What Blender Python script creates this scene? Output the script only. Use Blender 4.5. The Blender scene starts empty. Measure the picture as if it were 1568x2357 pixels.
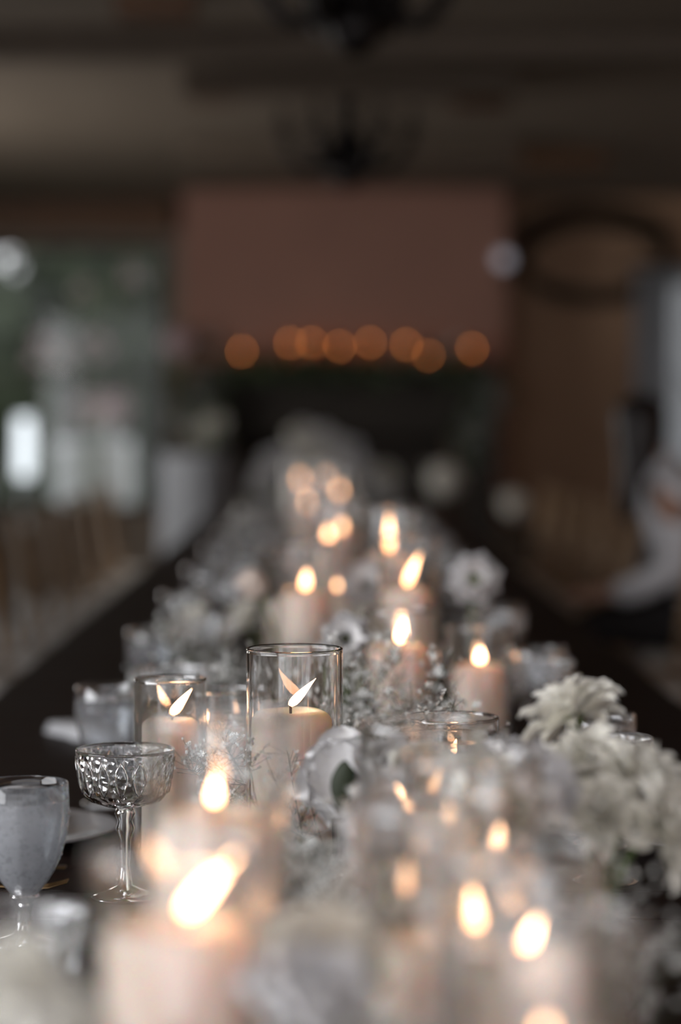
import bpy, bmesh, math, random
from mathutils import Vector, Matrix, Euler
import numpy as np
random.seed(7)
sc = bpy.context.scene
COL = sc.collection
PI = math.pi

# ------------------------------------------------------------------ camera
FPX = 5565.0            # focal length in pixels of the 1568 x 2357 frame (85 mm, upright)
VX, VY = 750.0, 955.0   # vanishing point of the table
TZ = 0.76               # table top
CZ = TZ + 0.51          # eye height
cam_d = bpy.data.cameras.new('camera'); cam = bpy.data.objects.new('camera', cam_d); COL.objects.link(cam)
cam.location = (0, 0, CZ); cam.rotation_euler = (PI / 2, 0, 0)
cam_d.sensor_fit = 'VERTICAL'; cam_d.sensor_height = 36.0; cam_d.sensor_width = 24.0
cam_d.lens = FPX * 36.0 / 2357.0
cam_d.shift_x = (784 - VX) / 2357.0
cam_d.shift_y = -(1178.5 - VY) / 2357.0
cam_d.clip_start = 0.05; cam_d.clip_end = 200
cam_d.dof.use_dof = True; cam_d.dof.focus_distance = 2.47; cam_d.dof.aperture_fstop = 2.05
cam_d.dof.aperture_blades = 0
sc.camera = cam

# ------------------------------------------------------------------ world, light, exposure
w = bpy.data.worlds.new('overcast_sky'); sc.world = w; w.use_nodes = True
nt = w.node_tree; nt.nodes.clear()
wo = nt.nodes.new('ShaderNodeOutputWorld'); bg = nt.nodes.new('ShaderNodeBackground')
tc = nt.nodes.new('ShaderNodeTexCoord'); sx = nt.nodes.new('ShaderNodeSeparateXYZ'); rp = nt.nodes.new('ShaderNodeValToRGB')
rp.color_ramp.elements[0].position = 0.0; rp.color_ramp.elements[0].color = (0.71, 0.70, 0.73, 1)
rp.color_ramp.elements[1].position = 0.7; rp.color_ramp.elements[1].color = (0.95, 0.95, 1.0, 1)
nt.links.new(tc.outputs['Generated'], sx.inputs[0]); nt.links.new(sx.outputs['Z'], rp.inputs[0])
nt.links.new(rp.outputs[0], bg.inputs[0]); nt.links.new(bg.outputs[0], wo.inputs[0])
bg.inputs[1].default_value = 2.45

def area(name, loc, rot, sx_, sy_, power, col):
    l = bpy.data.lights.new(name, 'AREA'); l.shape = 'RECTANGLE'; l.size = sx_; l.size_y = sy_
    l.energy = power; l.color = col
    o = bpy.data.objects.new(name, l); COL.objects.link(o); o.location = loc; o.rotation_euler = rot
    return o
# daylight through the left window beside the camera, then an added far fill
area('daylight_and_fill', (-3.9, 0.4, 1.75), (0, -PI / 2, 0), 1.9, 4.0, 150, (0.96, 0.97, 1.0))
area('daylight_and_fill', (-3.9, 12.6, 1.6), (0, -PI / 2, 0), 1.8, 2.4, 62, (1.0, 0.95, 0.88))  # fill added to brighten the far room, not a known window
vs = sc.view_settings
vs.view_transform = 'Standard'; vs.look = 'None'; vs.gamma = 1.0; vs.use_curve_mapping = False
vs.exposure = 0.0
cy = sc.cycles
cy.max_bounces = 40; cy.transmission_bounces = 32; cy.glossy_bounces = 8; cy.diffuse_bounces = 4
cy.transparent_max_bounces = 96
cy.sample_clamp_indirect = 8.0
cy.blur_glossy = 0.5

# ------------------------------------------------------------------ helpers
def P(px, py, D):
    return Vector(((px - VX) * D / FPX, D, CZ - (py - VY) * D / FPX))
def X(px, D): return (px - VX) * D / FPX
def Zt(py, D): return CZ - (py - VY) * D / FPX - TZ      # height above the table

class MB:
    def __init__(s): s.v = []; s.f = []
    def add(s, verts, faces):
        b = len(s.v); s.v += [tuple(p) for p in verts]; s.f += [tuple(i + b for i in f) for f in faces]; return s
    def box(s, x0, x1, y0, y1, z0, z1):
        return s.add([(x0, y0, z0), (x1, y0, z0), (x1, y1, z0), (x0, y1, z0), (x0, y0, z1), (x1, y0, z1), (x1, y1, z1), (x0, y1, z1)],
                     [(0, 3, 2, 1), (4, 5, 6, 7), (0, 1, 5, 4), (1, 2, 6, 5), (2, 3, 7, 6), (3, 0, 4, 7)])
    def bbox(s, x0, x1, y0, y1, z0, z1, b=0.004):
        # box with chamfered edges on all sides
        bm = bmesh.new(); bmesh.ops.create_cube(bm, size=1.0)
        for v in bm.verts:
            v.co = Vector(((x0 + x1) / 2 + v.co.x * (x1 - x0), (y0 + y1) / 2 + v.co.y * (y1 - y0), (z0 + z1) / 2 + v.co.z * (z1 - z0)))
        bmesh.ops.bevel(bm, geom=bm.edges[:], offset=b, segments=1, affect='EDGES')
        bm.verts.index_update()
        s.add([v.co[:] for v in bm.verts], [[v.index for v in f.verts] for f in bm.faces]); bm.free(); return s
    def lathe(s, prof, n=32, c=(0, 0), closed=False, wob=None):
        # prof: (r, z) list; a point with r == 0 becomes a pole
        rings = []
        b0 = len(s.v)
        for k, (r, z) in enumerate(prof):
            if r <= 1e-7: s.v.append((c[0], c[1], z)); rings.append([len(s.v) - 1])
            else:
                ring = []
                for i in range(n):
                    a = 2 * PI * i / n
                    rr, zz = (r, z) if wob is None else wob(k, a, r, z)
                    s.v.append((c[0] + rr * math.cos(a), c[1] + rr * math.sin(a), zz)); ring.append(len(s.v) - 1)
                rings.append(ring)
        m = len(rings)
        for k in range(m if closed else m - 1):
            A, B = rings[k], rings[(k + 1) % m]
            for i in range(n):
                j = (i + 1) % n
                if len(A) == 1 and len(B) == 1: continue
                if len(A) == 1: s.f.append((A[0], B[j], B[i]))
                elif len(B) == 1: s.f.append((A[i], A[j], B[0]))
                else: s.f.append((A[i], A[j], B[j], B[i]))
        return s
    def tube(s, pts, r, n=6, caps=True):
        pts = [Vector(p) for p in pts]
        rs = r if isinstance(r, (list, tuple)) else [r] * len(pts)
        up = Vector((0.13, 0.21, 1)).normalized(); rings = []
        for i, p in enumerate(pts):
            t = (pts[min(i + 1, len(pts) - 1)] - pts[max(i - 1, 0)])
            t = t.normalized() if t.length > 1e-9 else Vector((0, 0, 1))
            a = t.cross(up)
            if a.length < 1e-3: a = t.cross(Vector((1, 0, 0)))
            a.normalize(); b = t.cross(a)
            ring = []
            for k in range(n):
                an = 2 * PI * k / n; q = p + (a * math.cos(an) + b * math.sin(an)) * rs[i]
                s.v.append(q[:]); ring.append(len(s.v) - 1)
            rings.append(ring)
        for A, B in zip(rings, rings[1:]):
            for k in range(n):
                j = (k + 1) % n; s.f.append((A[k], B[k], B[j], A[j]))
        if caps: s.f.append(tuple(rings[0])); s.f.append(tuple(reversed(rings[-1])))
        return s
    def ball(s, c, r, nu=8, nv=6, sz=1.0):
        b = MB().lathe([(r * math.sin(PI * k / nv) if 0 < k < nv else 0, -r * sz * math.cos(PI * k / nv)) for k in range(nv + 1)], nu)
        return s.add([(x + c[0], y + c[1], z + c[2]) for x, y, z in b.v], b.f)
    def xf(s, M):
        s.v = [(M @ Vector(p))[:] for p in s.v]; return s
    def mesh(s, name, smooth=True):
        me = bpy.data.meshes.new(name); me.from_pydata(s.v, [], s.f); me.update()
        if smooth: me.polygons.foreach_set('use_smooth', [True] * len(me.polygons))
        return me
    def build(s, name, mat, parent=None, smooth=True, loc=None, kind=None):
        me = s.mesh(name, smooth); me.materials.append(mat)
        return link(name, me, parent, loc, kind)
def link(name, me, parent=None, loc=None, kind=None, M=None):
    o = bpy.data.objects.new(name, me); COL.objects.link(o)
    if parent is not None: o.parent = parent
    if loc is not None: o.location = loc
    if M is not None: o.matrix_basis = M
    if kind: o['kind'] = kind
    return o
def tag(o, label, cat, group=None):
    o['label'] = label; o['category'] = cat
    if group: o['group'] = group
    return o
def thing(name, loc, label, cat, group=None, rz=0.0):
    o = bpy.data.objects.new(name, None); COL.objects.link(o); o.location = loc; o.rotation_euler = (0, 0, rz)
    o.empty_display_size = 0.05
    return tag(o, label, cat, group)
def struct(o): o['kind'] = 'structure'; return o
def copy_thing(root, loc, label, group=None, rz=None, scale=None):
    r = root.copy(); COL.objects.link(r); r.location = loc
    if rz is not None: r.rotation_euler = (0, 0, rz)
    if scale: r.scale = (scale,) * 3
    r['label'] = label
    if group: r['group'] = group
    for ch in list(root.children):
        c = ch.copy(); COL.objects.link(c); c.parent = r
        for g in ch.children:
            d = g.copy(); COL.objects.link(d); d.parent = c
    return r
ORD = ['first', 'second', 'third', 'fourth', 'fifth', 'sixth', 'seventh', 'eighth', 'ninth', 'tenth', 'eleventh', 'twelfth', 'thirteenth', 'fourteenth', 'fifteenth', 'sixteenth']

# ------------------------------------------------------------------ materials
def base_mat(name):
    m = bpy.data.materials.new(name); m.use_nodes = True
    return m, m.node_tree, m.node_tree.nodes['Principled BSDF']
def noise_col(nt, bs, c1, c2, scale, stretch=(1, 1, 1), detail=4, coord='Object', bump=0.0, bdist=0.002):
    t = nt.nodes.new('ShaderNodeTexCoord'); mp = nt.nodes.new('ShaderNodeMapping'); n = nt.nodes.new('ShaderNodeTexNoise')
    r = nt.nodes.new('ShaderNodeValToRGB')
    mp.inputs['Scale'].default_value = stretch; n.inputs['Scale'].default_value = scale; n.inputs['Detail'].default_value = detail
    r.color_ramp.elements[0].position = 0.3; r.color_ramp.elements[1].position = 0.7
    r.color_ramp.elements[0].color = (*c1, 1); r.color_ramp.elements[1].color = (*c2, 1)
    L = nt.links.new
    L(t.outputs[coord], mp.inputs[0]); L(mp.outputs[0], n.inputs['Vector']); L(n.outputs['Fac'], r.inputs[0]); L(r.outputs[0], bs.inputs['Base Color'])
    if bump:
        b = nt.nodes.new('ShaderNodeBump'); b.inputs['Strength'].default_value = bump; b.inputs['Distance'].default_value = bdist
        L(n.outputs['Fac'], b.inputs['Height']); L(b.outputs[0], bs.inputs['Normal'])
def mat(name, c, rough=0.6, metal=0.0, c2=None, scale=20, stretch=(1, 1, 1), bump=0.0, bdist=0.002, sss=0.0, sss_r=(0.02, 0.01, 0.006), sss_s=1.0, trans=0.0, ior=1.45, spec=0.5, coat=0.0, sheen=0.0):
    m, nt, bs = base_mat(name)
    bs.inputs['Roughness'].default_value = rough; bs.inputs['Metallic'].default_value = metal
    bs.inputs['IOR'].default_value = ior; bs.inputs['Specular IOR Level'].default_value = spec
    bs.inputs['Base Color'].default_value = (*c, 1)
    if sss:
        bs.inputs['Subsurface Weight'].default_value = sss; bs.inputs['Subsurface Radius'].default_value = sss_r; bs.inputs['Subsurface Scale'].default_value = sss_s
    bs.inputs['Transmission Weight'].default_value = trans; bs.inputs['Coat Weight'].default_value = coat; bs.inputs['Sheen Weight'].default_value = sheen
    c2 = c2 or tuple(x * 0.85 for x in c)
    noise_col(nt, bs, c, c2, scale, stretch, bump=bump, bdist=bdist)
    return m
def thin_glass(name, tint=(0.97, 0.98, 0.98), rough=0.02, gain=1.0, bump=0.0, bscale=40, frost=0.0):
    m = bpy.data.materials.new(name); m.use_nodes = True; nt = m.node_tree; nt.nodes.clear(); L = nt.links.new
    out = nt.nodes.new('ShaderNodeOutputMaterial'); mx = nt.nodes.new('ShaderNodeMixShader')
    tr = nt.nodes.new('ShaderNodeBsdfTransparent'); gl = nt.nodes.new('ShaderNodeBsdfGlossy'); lw = nt.nodes.new('ShaderNodeLayerWeight')
    pw = nt.nodes.new('ShaderNodeMath'); pw.operation = 'POWER'; pw.inputs[1].default_value = 2.5
    ml = nt.nodes.new('ShaderNodeMath'); ml.operation = 'MULTIPLY_ADD'; ml.inputs[1].default_value = 0.9 * gain; ml.inputs[2].default_value = 0.045 * gain
    lw.inputs['Blend'].default_value = 0.5
    tr.inputs[0].default_value = (*tint, 1); gl.inputs['Roughness'].default_value = rough; gl.inputs[0].default_value = (1, 1, 1, 1)
    L(lw.outputs['Facing'], pw.inputs[0]); L(pw.outputs[0], ml.inputs[0]); L(ml.outputs[0], mx.inputs[0])
    src = tr
    if bump:
        t = nt.nodes.new('ShaderNodeTexCoord'); v = nt.nodes.new('ShaderNodeTexVoronoi'); v.inputs['Scale'].default_value = bscale
        b = nt.nodes.new('ShaderNodeBump'); b.inputs['Strength'].default_value = bump; b.inputs['Distance'].default_value = 0.004
        L(t.outputs['Object'], v.inputs['Vector']); L(v.outputs['Distance'], b.inputs['Height']); L(b.outputs[0], gl.inputs['Normal']); L(b.outputs[0], lw.inputs['Normal'])
    if frost:
        df = nt.nodes.new('ShaderNodeBsdfTranslucent'); df.inputs[0].default_value = (0.66, 0.68, 0.72, 1)
        d2 = nt.nodes.new('ShaderNodeBsdfDiffuse'); d2.inputs[0].default_value = (0.62, 0.64, 0.68, 1)
        m1 = nt.nodes.new('ShaderNodeMixShader'); m1.inputs[0].default_value = 0.5; L(df.outputs[0], m1.inputs[1]); L(d2.outputs[0], m1.inputs[2])
        t = nt.nodes.new('ShaderNodeTexCoord'); n = nt.nodes.new('ShaderNodeTexNoise'); n.inputs['Scale'].default_value = 220; n.inputs['Detail'].default_value = 3
        n2 = nt.nodes.new('ShaderNodeTexNoise'); n2.inputs['Scale'].default_value = 35
        mr = nt.nodes.new('ShaderNodeMapRange'); mr.inputs['From Min'].default_value = 0.36; mr.inputs['From Max'].default_value = 0.46
        mr.inputs['To Min'].default_value = frost * 0.72; mr.inputs['To Max'].default_value = frost
        m2 = nt.nodes.new('ShaderNodeMixShader')
        L(t.outputs['Object'], n.inputs['Vector']); L(t.outputs['Object'], n2.inputs['Vector'])
        L(n.outputs['Fac'], mr.inputs[0]); L(mr.outputs[0], m2.inputs[0]); L(tr.outputs[0], m2.inputs[1]); L(m1.outputs[0], m2.inputs[2]); src = m2
        b = nt.nodes.new('ShaderNodeBump'); b.inputs['Strength'].default_value = 0.5; b.inputs['Distance'].default_value = 0.001
        L(n.outputs['Fac'], b.inputs['Height']); L(b.outputs[0], gl.inputs['Normal']); L(b.outputs[0], d2.inputs['Normal'])
    L(src.outputs[0], mx.inputs[1]); L(gl.outputs[0], mx.inputs[2]); L(mx.outputs[0], out.inputs[0])
    return m
def real_glass(name, rough=0.0, ior=1.48, bump=0.0, bscale=60, col=(1, 1, 1)):
    m = bpy.data.materials.new(name); m.use_nodes = True; nt = m.node_tree; nt.nodes.clear(); L = nt.links.new
    out = nt.nodes.new('ShaderNodeOutputMaterial'); g = nt.nodes.new('ShaderNodeBsdfGlass'); g.inputs['IOR'].default_value = ior
    g.inputs['Roughness'].default_value = rough; g.inputs[0].default_value = (*col, 1)
    if bump:
        t = nt.nodes.new('ShaderNodeTexCoord'); v = nt.nodes.new('ShaderNodeTexVoronoi'); v.inputs['Scale'].default_value = bscale
        b = nt.nodes.new('ShaderNodeBump'); b.inputs['Strength'].default_value = bump; b.inputs['Distance'].default_value = 0.004
        L(t.outputs['Object'], v.inputs['Vector']); L(v.outputs['Distance'], b.inputs['Height']); L(b.outputs[0], g.inputs['Normal'])
    L(g.outputs[0], out.inputs[0]); return m
def emit(name, c, s, c_base=None):
    m = bpy.data.materials.new(name); m.use_nodes = True; nt = m.node_tree; nt.nodes.clear(); L = nt.links.new
    out = nt.nodes.new('ShaderNodeOutputMaterial'); e = nt.nodes.new('ShaderNodeEmission'); e.inputs[0].default_value = (*c, 1); e.inputs[1].default_value = s
    if c_base:
        t = nt.nodes.new('ShaderNodeTexCoord'); x = nt.nodes.new('ShaderNodeSeparateXYZ'); r = nt.nodes.new('ShaderNodeValToRGB')
        r.color_ramp.elements[0].position = 0.02; r.color_ramp.elements[0].color = (*c_base, 1)
        r.color_ramp.elements[1].position = 0.45; r.color_ramp.elements[1].color = (*c, 1)
        L(t.outputs['Generated'], x.inputs[0]); L(x.outputs['Z'], r.inputs[0]); L(r.outputs[0], e.inputs[0])
    L(e.outputs[0], out.inputs[0]); return m

M_wood_table = mat('dark_stained_table_wood', (0.010, 0.005, 0.004), 0.5, spec=0.22, c2=(0.022, 0.010, 0.007), scale=9, stretch=(2, 14, 14), bump=0.15)
M_wood_dark = mat('dark_beam_wood', (0.030, 0.019, 0.011), 0.6, c2=(0.055, 0.032, 0.016), scale=6, stretch=(1, 8, 8), bump=0.2)
M_pelmet = mat('orange_brown_wood', (0.16, 0.07, 0.022), 0.5, c2=(0.09, 0.04, 0.014), scale=6, stretch=(1, 8, 8))
M_chair = mat('honey_chair_wood', (0.36, 0.24, 0.14), 0.5, c2=(0.27, 0.17, 0.095), scale=12, stretch=(6, 6, 1))
M_cushion = mat('ivory_cushion', (0.62, 0.59, 0.55), 0.85, c2=(0.55, 0.52, 0.48), scale=60, bump=0.2)
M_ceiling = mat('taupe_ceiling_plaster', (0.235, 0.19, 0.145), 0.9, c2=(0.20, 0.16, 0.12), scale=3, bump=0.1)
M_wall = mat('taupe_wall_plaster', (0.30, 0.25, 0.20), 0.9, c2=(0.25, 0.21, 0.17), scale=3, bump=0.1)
M_breast = mat('rose_brown_plaster', (0.40, 0.22, 0.17), 0.9, c2=(0.36, 0.20, 0.155), scale=2, bump=0.1)
M_brown = mat('brown_wall_paint', (0.50, 0.32, 0.205), 0.85, c2=(0.44, 0.28, 0.18), scale=2, bump=0.1)
M_stone_dark = mat('sooty_stone', (0.03, 0.026, 0.022), 0.85, c2=(0.05, 0.042, 0.035), scale=9, bump=0.4)
M_floor = mat('brown_floor_boards', (0.06, 0.035, 0.02), 0.4, c2=(0.035, 0.02, 0.012), scale=4, stretch=(10, 1, 1))
M_beam = mat('brown_beam_wood', (0.15, 0.115, 0.085), 0.7, c2=(0.11, 0.085, 0.06), scale=6, stretch=(1, 8, 8))
M_iron = mat('black_wrought_iron', (0.012, 0.010, 0.010), 0.5, 0.6, c2=(0.02, 0.016, 0.015), scale=40)
M_wax = mat('ivory_wax', (0.91, 0.79, 0.71), 0.45, c2=(0.88, 0.74, 0.65), scale=18, stretch=(1, 1, 0.35), bump=0.12, sss=0.9, sss_r=(0.05, 0.022, 0.011), sss_s=1.0)
M_wick = mat('charred_wick', (0.01, 0.009, 0.008), 0.9, c2=(0.03, 0.02, 0.015), scale=200)
M_flame = emit('candle_flame', (1.0, 0.55, 0.31), 20.0, (1.0, 0.42, 0.18))
M_flame_far = emit('candle_flame_distant', (1.0, 0.54, 0.28), 9.0, (1.0, 0.42, 0.16))
M_flame_mantel = emit('candle_flame_mantel', (1.0, 0.58, 0.38), 8.0, (1.0, 0.50, 0.30))
M_tglass = thin_glass('clear_vase_glass', (0.975, 0.98, 0.98), 0.015, 1.5)
M_glass = real_glass('clear_glass')
M_tglass_far = thin_glass('clear_vase_glass_distant', (0.98, 0.98, 0.98), 0.03, 0.6)
M_pane = thin_glass('window_pane_glass', (0.95, 0.97, 0.96), 0.01, 0.25)
M_cut = thin_glass('cut_crystal_glass', (0.93, 0.94, 0.95), 0.08, 2.6, bump=1.0, bscale=130)
M_frost = thin_glass('wet_goblet_glass', (0.9, 0.92, 0.94), 0.1, 1.0, frost=0.72)
M_frost_lo = thin_glass('lightly_misted_glass', (0.93, 0.93, 0.94), 0.05, 1.3, frost=0.22)
M_water = thin_glass('water', (0.96, 0.98, 0.99), 0.0, 0.8)
M_petal = mat('white_petal', (0.81, 0.80, 0.80), 0.7, c2=(0.75, 0.74, 0.74), scale=60, sss=0.25, sss_r=(0.004, 0.004, 0.003), sheen=0.2)
M_petal_cream = mat('cream_petal', (0.88, 0.86, 0.79), 0.7, c2=(0.83, 0.81, 0.73), scale=60, sss=0.25, sss_r=(0.004, 0.004, 0.003))
M_petal_peach = mat('pale_peach_petal', (0.80, 0.70, 0.62), 0.7, c2=(0.76, 0.64, 0.56), scale=50)
M_petal_pink = mat('dusty_pink_petal', (0.66, 0.50, 0.52), 0.7, c2=(0.56, 0.42, 0.45), scale=30)
M_anther = mat('dark_flower_centre', (0.02, 0.022, 0.012), 0.8, c2=(0.045, 0.05, 0.02), scale=120, bump=0.4)
M_green_c = mat('green_flower_centre', (0.10, 0.14, 0.035), 0.8, c2=(0.16, 0.18, 0.05), scale=90)
M_stem = mat('green_stem', (0.14, 0.20, 0.07), 0.6, c2=(0.10, 0.15, 0.05), scale=40)
M_sprig = mat('thin_brown_green_stem', (0.085, 0.085, 0.05), 0.7, c2=(0.055, 0.06, 0.035), scale=60)
M_gyp = mat('tiny_white_blossom', (0.80, 0.81, 0.80), 0.7, c2=(0.72, 0.74, 0.71), scale=300)
M_leaf = mat('deep_green_leaf', (0.014, 0.022, 0.006), 0.6, c2=(0.02, 0.03, 0.01), scale=30)
M_foliage = mat('garden_foliage', (0.017, 0.021, 0.017), 0.7, c2=(0.005, 0.006, 0.005), scale=1.0)
M_garland = mat('garland_foliage', (0.07, 0.10, 0.05), 0.7, c2=(0.03, 0.05, 0.022), scale=8)
M_linen = mat('white_linen', (0.72, 0.73, 0.75), 0.9, c2=(0.66, 0.67, 0.69), scale=200, bump=0.2)
M_grey_cloth = mat('pale_grey_cloth', (0.36, 0.38, 0.41), 0.9, c2=(0.32, 0.34, 0.37), scale=60)
M_china = mat('white_china', (0.58, 0.59, 0.62), 0.15, c2=(0.55, 0.56, 0.59), scale=10, coat=0.3)
M_gold = mat('dark_gold_cutlery', (0.30, 0.20, 0.10), 0.3, 1.0, c2=(0.22, 0.15, 0.08), scale=40)
M_highlight_glow = emit('white_highlight_glow', (0.88, 0.95, 1.0), 1.7)  # glow of the added highlight stand-in
M_white_paint = mat('white_painted_wood', (0.6, 0.62, 0.62), 0.5, c2=(0.55, 0.57, 0.57), scale=20)
M_grass = mat('lawn', (0.05, 0.075, 0.03), 0.9, c2=(0.03, 0.05, 0.02), scale=14)
M_skin = mat('skin', (0.55, 0.34, 0.25), 0.5, c2=(0.50, 0.30, 0.22), scale=30, sss=0.1, sss_r=(0.01, 0.004, 0.002))
M_hair = mat('dark_brown_hair', (0.010, 0.007, 0.006), 0.45, c2=(0.018, 0.011, 0.009), scale=60, stretch=(6, 6, 1), bump=0.4)
M_blouse = mat('white_blouse', (0.70, 0.69, 0.70), 0.85, c2=(0.64, 0.63, 0.65), scale=30, bump=0.3)
M_trousers = mat('black_trousers', (0.014, 0.012, 0.013), 0.8, c2=(0.02, 0.018, 0.018), scale=60)
M_sheer = mat('sheer_curtain', (0.55, 0.57, 0.60), 0.9, c2=(0.48, 0.50, 0.53), scale=20, stretch=(8, 8, 1), trans=0.0)
def sheer_mat(name, c, through):
    m = bpy.data.materials.new(name); m.use_nodes = True; nt = m.node_tree; nt.nodes.clear(); L = nt.links.new
    out = nt.nodes.new('ShaderNodeOutputMaterial'); tr = nt.nodes.new('ShaderNodeBsdfTransparent'); tl = nt.nodes.new('ShaderNodeBsdfTranslucent'); df = nt.nodes.new('ShaderNodeBsdfDiffuse')
    a = nt.nodes.new('ShaderNodeMixShader'); b = nt.nodes.new('ShaderNodeMixShader'); a.inputs[0].default_value = 0.5; b.inputs[0].default_value = 1 - through
    t = nt.nodes.new('ShaderNodeTexCoord'); wv = nt.nodes.new('ShaderNodeTexNoise'); wv.inputs['Scale'].default_value = 30; rp_ = nt.nodes.new('ShaderNodeValToRGB')
    rp_.color_ramp.elements[0].color = tuple(x * 0.9 for x in c) + (1,); rp_.color_ramp.elements[1].color = (*c, 1)
    L(t.outputs['Object'], wv.inputs['Vector']); L(wv.outputs['Fac'], rp_.inputs[0]); L(rp_.outputs[0], df.inputs[0]); L(rp_.outputs[0], tl.inputs[0])
    L(df.outputs[0], a.inputs[1]); L(tl.outputs[0], a.inputs[2]); L(tr.outputs[0], b.inputs[1]); L(a.outputs[0], b.inputs[2]); L(b.outputs[0], out.inputs[0]); return m
M_sheer2 = sheer_mat('sheer_window_voile', (0.5, 0.52, 0.56), 0.06)
M_amber = thin_glass('amber_votive_glass', (0.95, 0.72, 0.45), 0.1, 1.0)

# ------------------------------------------------------------------ room shell
YF = 18.0                    # far wall
YB = -2.5                    # back wall left out behind the camera so sky light enters
XL, XR = -4.0, 4.3
ZC = CZ + 500 * YF / FPX     # ceiling
struct(MB().box(XL - 0.2, XR + 0.2, YB, YF + 0.2, -0.1, 0).build('floor', M_floor, smooth=False))
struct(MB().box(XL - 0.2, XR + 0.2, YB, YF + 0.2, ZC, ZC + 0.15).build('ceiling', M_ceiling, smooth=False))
# left wall: near window opening, and a far one added to let light in
def wall_x(name, x0, x1, ops, m):
    b = MB(); y = YB
    for (a, c, z0, z1) in ops:
        b.box(x0, x1, y, a, 0, ZC)
        b.box(x0, x1, a, c, 0, z0); b.box(x0, x1, a, c, z1, ZC); y = c
    b.box(x0, x1, y, YF, 0, ZC)
    return struct(b.build(name, m, smooth=False))
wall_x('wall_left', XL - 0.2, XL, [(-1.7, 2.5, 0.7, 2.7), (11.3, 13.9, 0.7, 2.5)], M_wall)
wall_x('wall_right', XR, XR + 0.2, [], M_brown)
# far wall: left window opening, right window opening
lw0, lw1, lz0, lz1 = -2.75, X(385, YF), 0.55, CZ + (955 - 560) * YF / FPX
rw0, rw1, rz0, rz1 = X(1535, YF), X(1535, YF) + 1.2, 0.75, CZ + (955 - 640) * YF / FPX
b = MB()
b.box(XL, lw0, YF, YF + 0.2, 0, ZC); b.box(lw0, lw1, YF, YF + 0.2, 0, lz0); b.box(lw0, lw1, YF, YF + 0.2, lz1, ZC)
b.box(lw1, 0.2, YF, YF + 0.2, 0, ZC)
struct(b.build('wall_far', M_wall, smooth=False))
b = MB()
b.box(0.2, rw0, YF, YF + 0.2, 0, ZC); b.box(rw0, rw1, YF, YF + 0.2, 0, rz0); b.box(rw0, rw1, YF, YF + 0.2, rz1, ZC); b.box(rw1, XR, YF, YF + 0.2, 0, ZC)
struct(b.build('wall_far_right', M_brown, smooth=False))
# chimney breast
YBR = 17.35
bx0, bx1 = X(418, YBR), X(1165, YBR)
fo0, fo1, foz = X(560, YBR), X(1040, YBR), 1.12
b = MB()
b.box(bx0, fo0, YBR, YF, 0, ZC); b.box(fo1, bx1, YBR, YF, 0, ZC); b.box(fo0, fo1, YBR, YF, foz, ZC)
struct(b.build('wall_chimney', M_breast, smooth=False))
# windows
def window(name, x0, x1, z0, z1, nx, nz, y):
    fr = MB(); t = 0.05
    fr.box(x0, x1, y, y + 0.06, z0, z0 + t); fr.box(x0, x1, y, y + 0.06, z1 - t, z1); fr.box(x0, x0 + t, y, y + 0.06, z0, z1); fr.box(x1 - t, x1, y, y + 0.06, z0, z1)
    o = struct(fr.build(name, M_wood_dark, smooth=False))
    for i in range(1, nx):
        xx = x0 + (x1 - x0) * i / nx; MB().box(xx - 0.015, xx + 0.015, y + 0.01, y + 0.05, z0 + t, z1 - t).build('mullion', M_wood_dark, o, smooth=False)
    for i in range(1, nz):
        zz = z0 + (z1 - z0) * i / nz; MB().box(x0 + t, x1 - t, y + 0.015, y + 0.045, zz - 0.015, zz + 0.015).build('glazing_bar', M_wood_dark, o, smooth=False)
    for i in range(nx):
        for j in range(nz):
            xa, xb = x0 + (x1 - x0) * i / nx, x0 + (x1 - x0) * (i + 1) / nx; za, zb = z0 + (z1 - z0) * j / nz, z0 + (z1 - z0) * (j + 1) / nz
            MB().box(max(xa + 0.015, x0 + t), min(xb - 0.015, x1 - t), y + 0.027, y + 0.033, max(za + 0.015, z0 + t), min(zb - 0.015, z1 - t)).build('pane', M_pane, o, smooth=False)
    return o
window('window_1', lw0, lw1, lz0, lz1, 1, 2, YF + 0.07)
window('window_2', rw0, rw1, rz0, rz1, 2, 2, YF + 0.07)
# wooden pelmet over the left window
o = MB().bbox(XL + 0.02, X(402, 17.8), 17.75, 17.99, CZ + (955 - 532) * 17.8 / FPX, CZ + (955 - 462) * 17.8 / FPX, 0.01).build('trim_1', M_pelmet, smooth=False); struct(o)
# ceiling beams across the room
for k, (py0, dep) in enumerate([(128, 0.10), (215, 0.12), (372, 0.14)]):
    D = (ZC - dep - CZ) * FPX / (955 - py0)
    x0, x1 = (X(415, D), X(1190, D)) if k > 0 else (XL, XR)
    struct(MB().bbox(x0, x1, D, D + 0.22, ZC - dep, ZC + 0.01, 0.01).build('trim_%d' % (k + 2), M_beam, smooth=False))
for k, (pa, pb, py) in enumerate([(1210, 1410, 372), (250, 440, 12), (430, 540, 214), (1050, 1180, 228)]):
    D = (ZC - 0.1 - CZ) * FPX / (955 - py)
    struct(MB().bbox(X(pa, D), X(pb, D), D + 0.25, D + 0.4, ZC - 0.1, ZC + 0.01, 0.008).build('trim_%d' % (k + 5), M_pelmet, smooth=False))

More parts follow.
